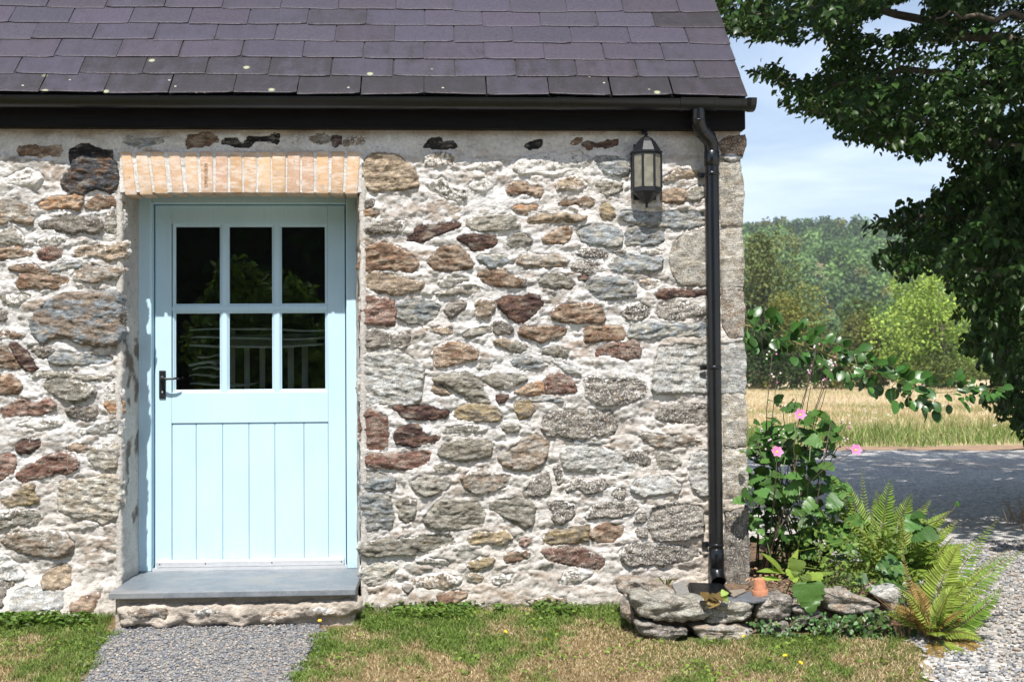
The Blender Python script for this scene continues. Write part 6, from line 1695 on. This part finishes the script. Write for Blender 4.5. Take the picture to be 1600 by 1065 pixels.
nn_ = sst(.1, .35, fbm(qm[:, 0] * .25, qm[:, 1] * .12, 2, 3) + .35 * sst(26, 17, qm[:, 1]))[:, None]; cm = cm * (1 - .6 * nn_) + np.array([.20, .25, .07]) * .6 * nn_
hm_ = .08 + .16 * r.random(len(qm))
bo = blades('meadow_grass', qm, hm_, .4, .011, cm, 32); tag(bo, 'dry golden meadow grass beyond the drive', 'grass', kind='stuff')
# white umbel flowers dotted in the meadow
qu = np.concatenate([field_pts(110, 4, 18, 14, 26), field_pts(90, 6, 26, 24, 42)]); nU = len(qu)
Pu = np.concatenate([qu, .22 + .15 * r.random((nU, 1))], 1); Pu = np.repeat(Pu, 6, 0) + r.normal(0, .022, (nU * 6, 3)) * [1, 1, .3]
Vu, Fu = leaves(Pu, unit(len(Pu)) * [1, 1, .2], np.tile([0, -.4, 1.0], (len(Pu), 1)), .024, .024)
su = blades('umbel_stems', qu, np.full(nU, .55), .05, .003, np.tile([.2, .24, .1], (nU, 1)), 4)
bpy.data.objects.remove(su)
tag(mk('white_umbels', Vu, Fu, m_simple('umbel_white', (.72, .70, .62), .8), None), 'tiny white umbel flower heads scattered over the meadow', 'flowers', kind='stuff')
# bare earth strip between drive and verge
MAT['earth'] = m_simple('bare_earth', (.30, .205, .135), .95, .25, 6, .5, .02, .1)
es = np.linspace(4.4, 20, 60); poly_sheet('earth_strip', [(x_, 12.05 + .45 * float(fbm(x_ * .7, 3.3, 1, 3)) - .25 * math.exp(-((x_ - 8.5) / 2) ** 2)) for x_ in es] + [(x_, 12.9 + .3 * float(fbm(x_ * .6, 7.3, 1, 3))) for x_ in es[::-1]], .003, MAT['earth'])
# dry brown grass tuft at the right edge of the drive
dg_ = np.stack([r.normal(4.55, .16, 500), r.normal(2.9, .2, 500)], 1)
tag(blades('dry_grass_tuft', dg_, .08 + .20 * r.random(500), .7, .003, np.array([.30, .20, .11]) * (.6 + .8 * r.random((500, 1))), 41), 'tuft of dry brown grass at the right edge of the shaded drive', 'grass', kind='stuff')

MAT['crown'] = m_leaf('far_foliage', .65, .25, (1.15, 1.2, .5), .15, nscale=.7, var=.2)
def crown_pts(c, rad, n, seed, lumps=7):
    """leaf clumps over a lumpy crown of several lobes"""
    r = np.random.default_rng(seed)
    lc = r.normal(size=(lumps, 3)); lc /= np.linalg.norm(lc, axis=1, keepdims=True); lc = lc * .60; lc[:, 2] = np.linspace(-.62, .62, lumps) + r.normal(0, .12, lumps)
    lr = .26 + .26 * r.random(lumps)
    k = r.integers(0, lumps, n); d = r.normal(size=(n, 3)); d /= np.linalg.norm(d, axis=1, keepdims=True)
    p = lc[k] + d * (lr[k] * (.72 + .34 * r.random(n)))[:, None]
    nrm = d * .55 + .62 * r.normal(size=(n, 3)) + [0, 0, .2]
    return p * rad + c, nrm, d
def far_tree(name, label, px0, px1, pyt, pyb, Y, base, seed, n=2600, cl=.34, trunk=True, var=.8, group='trees beyond the meadow'):
    a, b = at(px0, pyb, Y), at(px1, pyt, Y); cx = (a.x + b.x) / 2; h = b.z - min(a.z, .3); rx = (b.x - a.x) / 2
    z0 = max(a.z, 0.0); n = int(n * 2.6); cl = cl * .52
    t = tag(empty(name, (cx, Y, -.05)), label, 'tree' if trunk else 'shrub', group)
    c = np.array([0, 0, (b.z + z0) / 2 + .2]); rad = np.array([rx * 1.02, rx * .95, (b.z - z0) / 2 * 1.08])
    p, nr, d = crown_pts(c, rad * 1.12, n, seed, 15)
    p[:, 2] = np.maximum(p[:, 2], .15)
    L = cl * (.6 + .8 * RNG.random(n)); V, F = leaves(p, np.cross(nr, unit(n)) + unit(n) * .2, nr, L, L * .8, .12, .15)
    sh = 1.25 * (1 - var / 2 + var * RNG.random((n, 1)))
    hue = np.stack([.95 + .22 * RNG.random(n), np.ones(n), 1 - .2 * RNG.random(n)], 1)
    mk('crown', V, F, MAT['crown'], t, False, np.repeat(np.array(base) * sh * hue, 6, 0))
    hh_ = b.z - z0
    tp = tube([(0, 0, -.1), (.1 * rx, 0, z0 + hh_ * .2), (.05 * rx, 0, z0 + hh_ * .6), (0, 0, z0 + hh_ * .88)], [.045 * hh_ + .05, .032 * hh_ + .03, .02 * hh_, .01], 8)
    mk('trunk', tp[0], tp[1], MAT['bark'], t, True)
    for k in range(5):
        an = k * 1.3 + seed; q0 = (.07 * rx, 0, z0 + hh_ * (.25 + .08 * k)); q1 = (rx * .6 * math.cos(an), rx * .5 * math.sin(an), z0 + hh_ * (.5 + .08 * k))
        tb = tube([q0, tuple((np.array(q0) + q1) / 2 + [0, 0, .1 * hh_]), q1], [.014 * hh_, .010 * hh_, .003 * hh_], 6); mk('limb', tb[0], tb[1], MAT['bark'], t, True)
    return t
far_tree('willow_tree', 'grey-green willow-like tree just right of the house corner', 1120, 1245, 372, 606, 84, (.105, .135, .055), 1, 3400, .40)
far_tree('hedge_tree', 'olive yellow-green rounded tree below the willow near the wall', 1185, 1290, 470, 610, 80, (.15, .165, .045), 2, 2400)
far_tree('dark_hedge_bush', 'darkest green bush at the meadow edge next to the wall', 1150, 1262, 520, 614, 77, (.035, .06, .022), 3, 2200, .30, False)
far_tree('hedge_bush', 'mid-green bush in the hedge left of the bright tree', 1250, 1345, 525, 613, 79, (.085, .105, .035), 4, 2000, .30, False)
far_tree('hedge_bush', 'brownish-green bush directly left of the bright yellow-green tree', 1325, 1410, 512, 613, 80, (.11, .12, .04), 5, 2000, .30, False)
far_tree('ash_tree', 'bright yellow-green tree standing at the meadow edge', 1372, 1560, 432, 612, 76, (.205, .305, .07), 6, 4600, .34)
far_tree('hedge_bush', 'low green bush under the right side of the bright tree', 1440, 1560, 560, 614, 74, (.09, .125, .035), 7, 1800, .28, False)
far_tree('hedge_tree', 'green tree behind the dark overhanging boughs at the right edge', 1530, 1680, 430, 612, 82, (.11, .16, .04), 8, 2600, .38)
far_tree('hedge_bush', 'light olive bush low in the hedge between the two darker bushes', 1290, 1330, 560, 614, 75.5, (.12, .135, .05), 9, 900, .26, False)
far_tree('hedge_tree', 'tall mid-green tree behind the hedge left of the bright tree', 1290, 1390, 480, 606, 92, (.075, .11, .04), 10, 2400, .42)
for k in range(9):                                  # the hedge goes on to both sides, out of the photograph
    xk = [-60, -48, -36, -24, -12, 2, 66, 80, 95][k]
    a_, b_, w_ = proj(np.array([[xk, 86, 2.0]])); 
    far_tree('hedge_tree', ['hedge tree farthest left beyond the house', 'second hedge tree from the far left end', 'third hedge tree from the far left end', 'fourth hedge tree from the far left end', 'hedge tree straight behind the house door', 'hedge tree behind the right part of the house', 'hedge tree just right of the overhanging boughs', 'second last hedge tree on the far right', 'hedge tree farthest right beyond the drive'][k], a_[0] - 130, a_[0] + 130, 440, 610, 86, (.09, .13, .04), 20 + k, 700, .6)

# hill terrain
hx_ = np.linspace(-420, 620, 120); hy_ = np.linspace(150, 900, 90)
HX, HY = np.meshgrid(hx_, hy_)
def hill_z(x_, y_):
    s = sst(150, 590, y_); base = 61 * s + 6 * sst(560, 850, y_)
    return base * (1 + .10 * fbm(x_ * .006, y_ * .006, 3, 3)) - 9 * sst(140, 60, np.abs(x_ - 150)) * 0 + 3.0 * fbm(x_ * .02, y_ * .02, 1, 3) * s - .3
HZ = hill_z(HX, HY)
ii = np.arange(HX.size).reshape(HX.shape); Fs = np.stack([ii[:-1, :-1], ii[:-1, 1:], ii[1:, 1:], ii[1:, :-1]], -1).reshape(-1, 4)
hill = mk('hill', np.stack([HX, HY, HZ], -1).reshape(-1, 3), Fs, m_simple('hill_pasture', (.20, .19, .085), .95, .25, .03), None, True); tag(hill, kind='structure')
# the wood on the hill: a mass of crowns
r = np.random.default_rng(5)
cand = np.stack([r.uniform(-260, 470, 16000), 165 + 430 * r.random(16000)], 1)
sel = []; cellg = {}
for p in cand:
    key = (int(p[0] // 7.5), int(p[1] // 7.5)); ok = True
    for dx in (-1, 0, 1):
        for dy in (-1, 0, 1):
            for s_2 in cellg.get((key[0] + dx, key[1] + dy), ()):
                if (s_2[0] - p[0]) ** 2 + (s_2[1] - p[1]) ** 2 < 6.2 ** 2: ok = False
    if ok: cellg.setdefault(key, []).append(p); sel.append(p)
sel = np.array(sel); sz_ = hill_z(sel[:, 0], sel[:, 1])
a, b, w = proj(np.stack([sel[:, 0], sel[:, 1], sz_ + 4], 1))
near = (a > 1080) & (a < 1720)
far_ok = near | (r.random(len(a)) < .35); sel, sz_, a, b, near = sel[far_ok], sz_[far_ok], a[far_ok], b[far_ok], near[far_ok]
clear = (a > 1322) & (a < 1420) & (sel[:, 1] > 515)          # bare pasture at the top
sel, sz_, near = sel[~clear], sz_[~clear], near[~clear]
Vw, Fw, Cw, off = [], [], [], 0
protos = [crown_pts(np.zeros(3), np.ones(3), 760, 50 + k, 9) for k in range(6)]
for i, (p, z_) in enumerate(zip(sel, sz_)):
    n = 330 if near[i] else 60
    pr, nr, dd = protos[i % 6]; an = r.random() * 6.28; ca, sa = math.cos(an), math.sin(an); Rm = np.array([[ca, -sa, 0], [sa, ca, 0], [0, 0, 1]])
    R0 = r.uniform(3.0, 4.8); Hh = r.uniform(4.6, 7.6)
    pp = (pr[:n] @ Rm.T) * [R0, R0, Hh * .55] + [p[0], p[1], z_ + Hh * .62]; nn2 = nr[:n] @ Rm.T
    L = (.95 if near[i] else 2.6) * (.6 + .8 * r.random(n)) ; V, F = leaves(pp, np.cross(nn2, r.normal(size=(n, 3))), nn2, L, L * .85, .12, .15)
    t = fbm(p[0] * .016, p[1] * .016, 3, 3) + r.normal(0, .30)
    base = np.array([.125, .205, .072]) * (1 + .55 * t) + (np.array([.09, .05, .0]) * (r.random() < .06) + np.array([.025, .03, .0]) * (t > .25)); base = np.clip(base * r.uniform(.7, 1.3), .015, .4)
    Vw.append(V); Fw.append(F + off); off += len(V); Cw.append(np.repeat(base * (.8 + .4 * r.random((n, 1))), 6, 0))
wood = mk('hillside_wood', np.concatenate(Vw), np.concatenate(Fw), MAT['crown'], None, False, np.concatenate(Cw))
tag(wood, 'dense mixed green wood covering the hillside', 'wood', kind='stuff')

# ================================================================== SEEN THROUGH AND IN THE GLASS
stk = tag(empty('sheet_stack', (at(400, 605, .52).x, .52, 0)), 'stack of wavy pale sheets on a stand behind the lower left panes', 'stack')
x0 = stk.location.x
MAT['sheet'] = m_simple('pale_sheet', (.86, .85, .82), .5, .15, 10)
zz0 = at(400, 606, .52).z
lev_px = [(515, 300, 508, 5), (528, 302, 508, 5), (540, 300, 505, 6), (556, 312, 345, 4), (566, 298, 340, 8), (574, 305, 345, 4), (586, 300, 345, 3), (600, 300, 400, 3)]
for k, (pyk, pa_, pb_, th) in enumerate(lev_px):
    xa, xb = at(pa_, 560, .52).x - x0, at(pb_, 560, .52).x - x0; zc = at(400, pyk, .52).z; nS = 22; V = []
    for i in range(nS):
        t = i / (nS - 1); dz = .006 * math.sin(t * 5 + k * 1.1) + .002 * math.sin(t * 13 + k)
        for yy, dz2 in ((-.07, 0), (.12, .01)):
            for s in (0, 1): V.append((xa + (xb - xa) * t, yy + .01 * math.sin(k * 2 + t * 6), zc + dz + dz2 - s * th / 700))
    F = [f for i in range(nS - 1) for q0 in (i * 4,) for f in ((q0, q0 + 4, q0 + 6, q0 + 2), (q0 + 1, q0 + 3, q0 + 7, q0 + 5), (q0, q0 + 1, q0 + 5, q0 + 4), (q0 + 2, q0 + 6, q0 + 7, q0 + 3))] + [(0, 2, 3, 1), (nS*4-4, nS*4-3, nS*4-1, nS*4-2)]
    mk('sheet', V, F, MAT['sheet'], stk, True)
mk('stand', *join([box(-.30, .34, -.05, .14, zz0 - .05, zz0 - .02), box(-.28, -.25, -.03, .0, .06, zz0 - .05), box(.29, .32, -.03, .0, .06, zz0 - .05), box(-.28, -.25, .1, .13, .06, zz0 - .05), box(.29, .32, .1, .13, .06, zz0 - .05)]), MAT['inside'], stk)
chr_ = tag(empty('slatted_bench', (at(426, 560, .70).x, .70, .06)), 'grey slatted bench back seen dimly through the lower right panes', 'bench')
cx0 = chr_.location.x; Zr0, Zr1 = at(430, 541, .70).z - .06, at(430, 522, .70).z - .06
def cxp(p): return at(p, 560, .70).x - cx0
mk('top_rail', *box(cxp(358), cxp(494), -.012, .012, Zr0, Zr1), MAT['wood'], chr_)
for p0, p1 in ((357, 367), (382, 390), (406, 414), (450, 459), (472, 481)):
    mk('slat', *box(cxp(p0), cxp(p1), -.008, .008, .40, Zr0 - .001 if p0 != 357 else Zr1 + .03), MAT['wood'], chr_)
mk('seat', *box(cxp(352), cxp(496), -.02, .40, .36, .399), MAT['wood'], chr_)
for sx in (354, 488):
    for yy in (0.0, .36): mk('leg', *box(cxp(sx), cxp(sx + 7), yy, yy + .03, .0, .36), MAT['wood'], chr_)
# garden trees behind the camera: the ones mirrored in the panes
def garden_tree(x_, y_, h, rx, label, seed):
    t = tag(empty('garden_tree', (x_, y_, float(gz(y_)))), label, 'tree', 'garden trees reflected in the door'); n = 5200
    p, nr, d = crown_pts(np.array([0, 0, h * .56]), np.array([rx, rx, h * .46]), n, seed, 12)
    L = .16 * (.6 + .8 * RNG.random(n)); V, F = leaves(p, np.cross(nr, unit(n)), nr, L, L * .6)
    mk('crown', V, F, MAT['crown'], t, False, np.repeat(np.array([.15, .25, .06]) * (.4 + 1.1 * RNG.random((n, 1))), 6, 0))
    tb = tube([(0, 0, -.1), (.1, 0, h * .3), (0, .1, h * .7)], [.2, .15, .05], 10); mk('trunk', tb[0], tb[1], MAT['bark'], t, True)
garden_tree(-3.1, -15.5, 4.0, 1.25, 'leafy garden tree mirrored in the middle door panes', 61)
garden_tree(-1.5, -17.5, 3.4, .9, 'smaller garden tree mirrored in the right door panes', 62)

hd_ = tag(empty('reflection_blocker_hedge', (-3.0, -21, -1.0)), 'added dark hedge out of view behind the garden trees, keeps the door pane reflections dark', 'hedge')  # unseen hedge, added to block sky and field from the pane reflections
n = 9000
P = np.stack([RNG.uniform(-11, 9, n), RNG.normal(0, .5, n), RNG.uniform(0, 8.5, n)], 1); P[:, 2] += .4 * fbm(P[:, 0] * .5, P[:, 1], 2, 3)
V, F = leaves(P, unit(n), unit(n) * .6 + [0, 1, .4], .34, .26); mk('foliage', V, F, MAT['crown'], hd_, False, np.repeat(np.array([.035, .06, .02]) * (.5 + RNG.random((n, 1))), 6, 0))
mk('blocker_core', *box(-11, 9, -.4, .1, 0, 7.6), MAT['inside'], hd_)

# ================================================================== AIR
hz_o = mk('haze', *box(-440, 640, -44, 920, -4.2, 92), None)
hm = bpy.data.materials.new('thin_haze'); hm.use_nodes = True; ht = hm.node_tree
for n_ in list(ht.nodes):
    if n_.type == 'BSDF_PRINCIPLED': ht.nodes.remove(n_)
pv = ht.nodes.new('ShaderNodeVolumePrincipled'); pv.inputs['Color'].default_value = (.86, .92, 1.0, 1); pv.inputs['Density'].default_value = .00033
pv.inputs['Anisotropy'].default_value = .2
ht.links.new(pv.outputs[0], [n_ for n_ in ht.nodes if n_.type == 'OUTPUT_MATERIAL'][0].inputs['Volume'])
hz_o.data.materials.append(hm); tag(hz_o, kind='stuff')
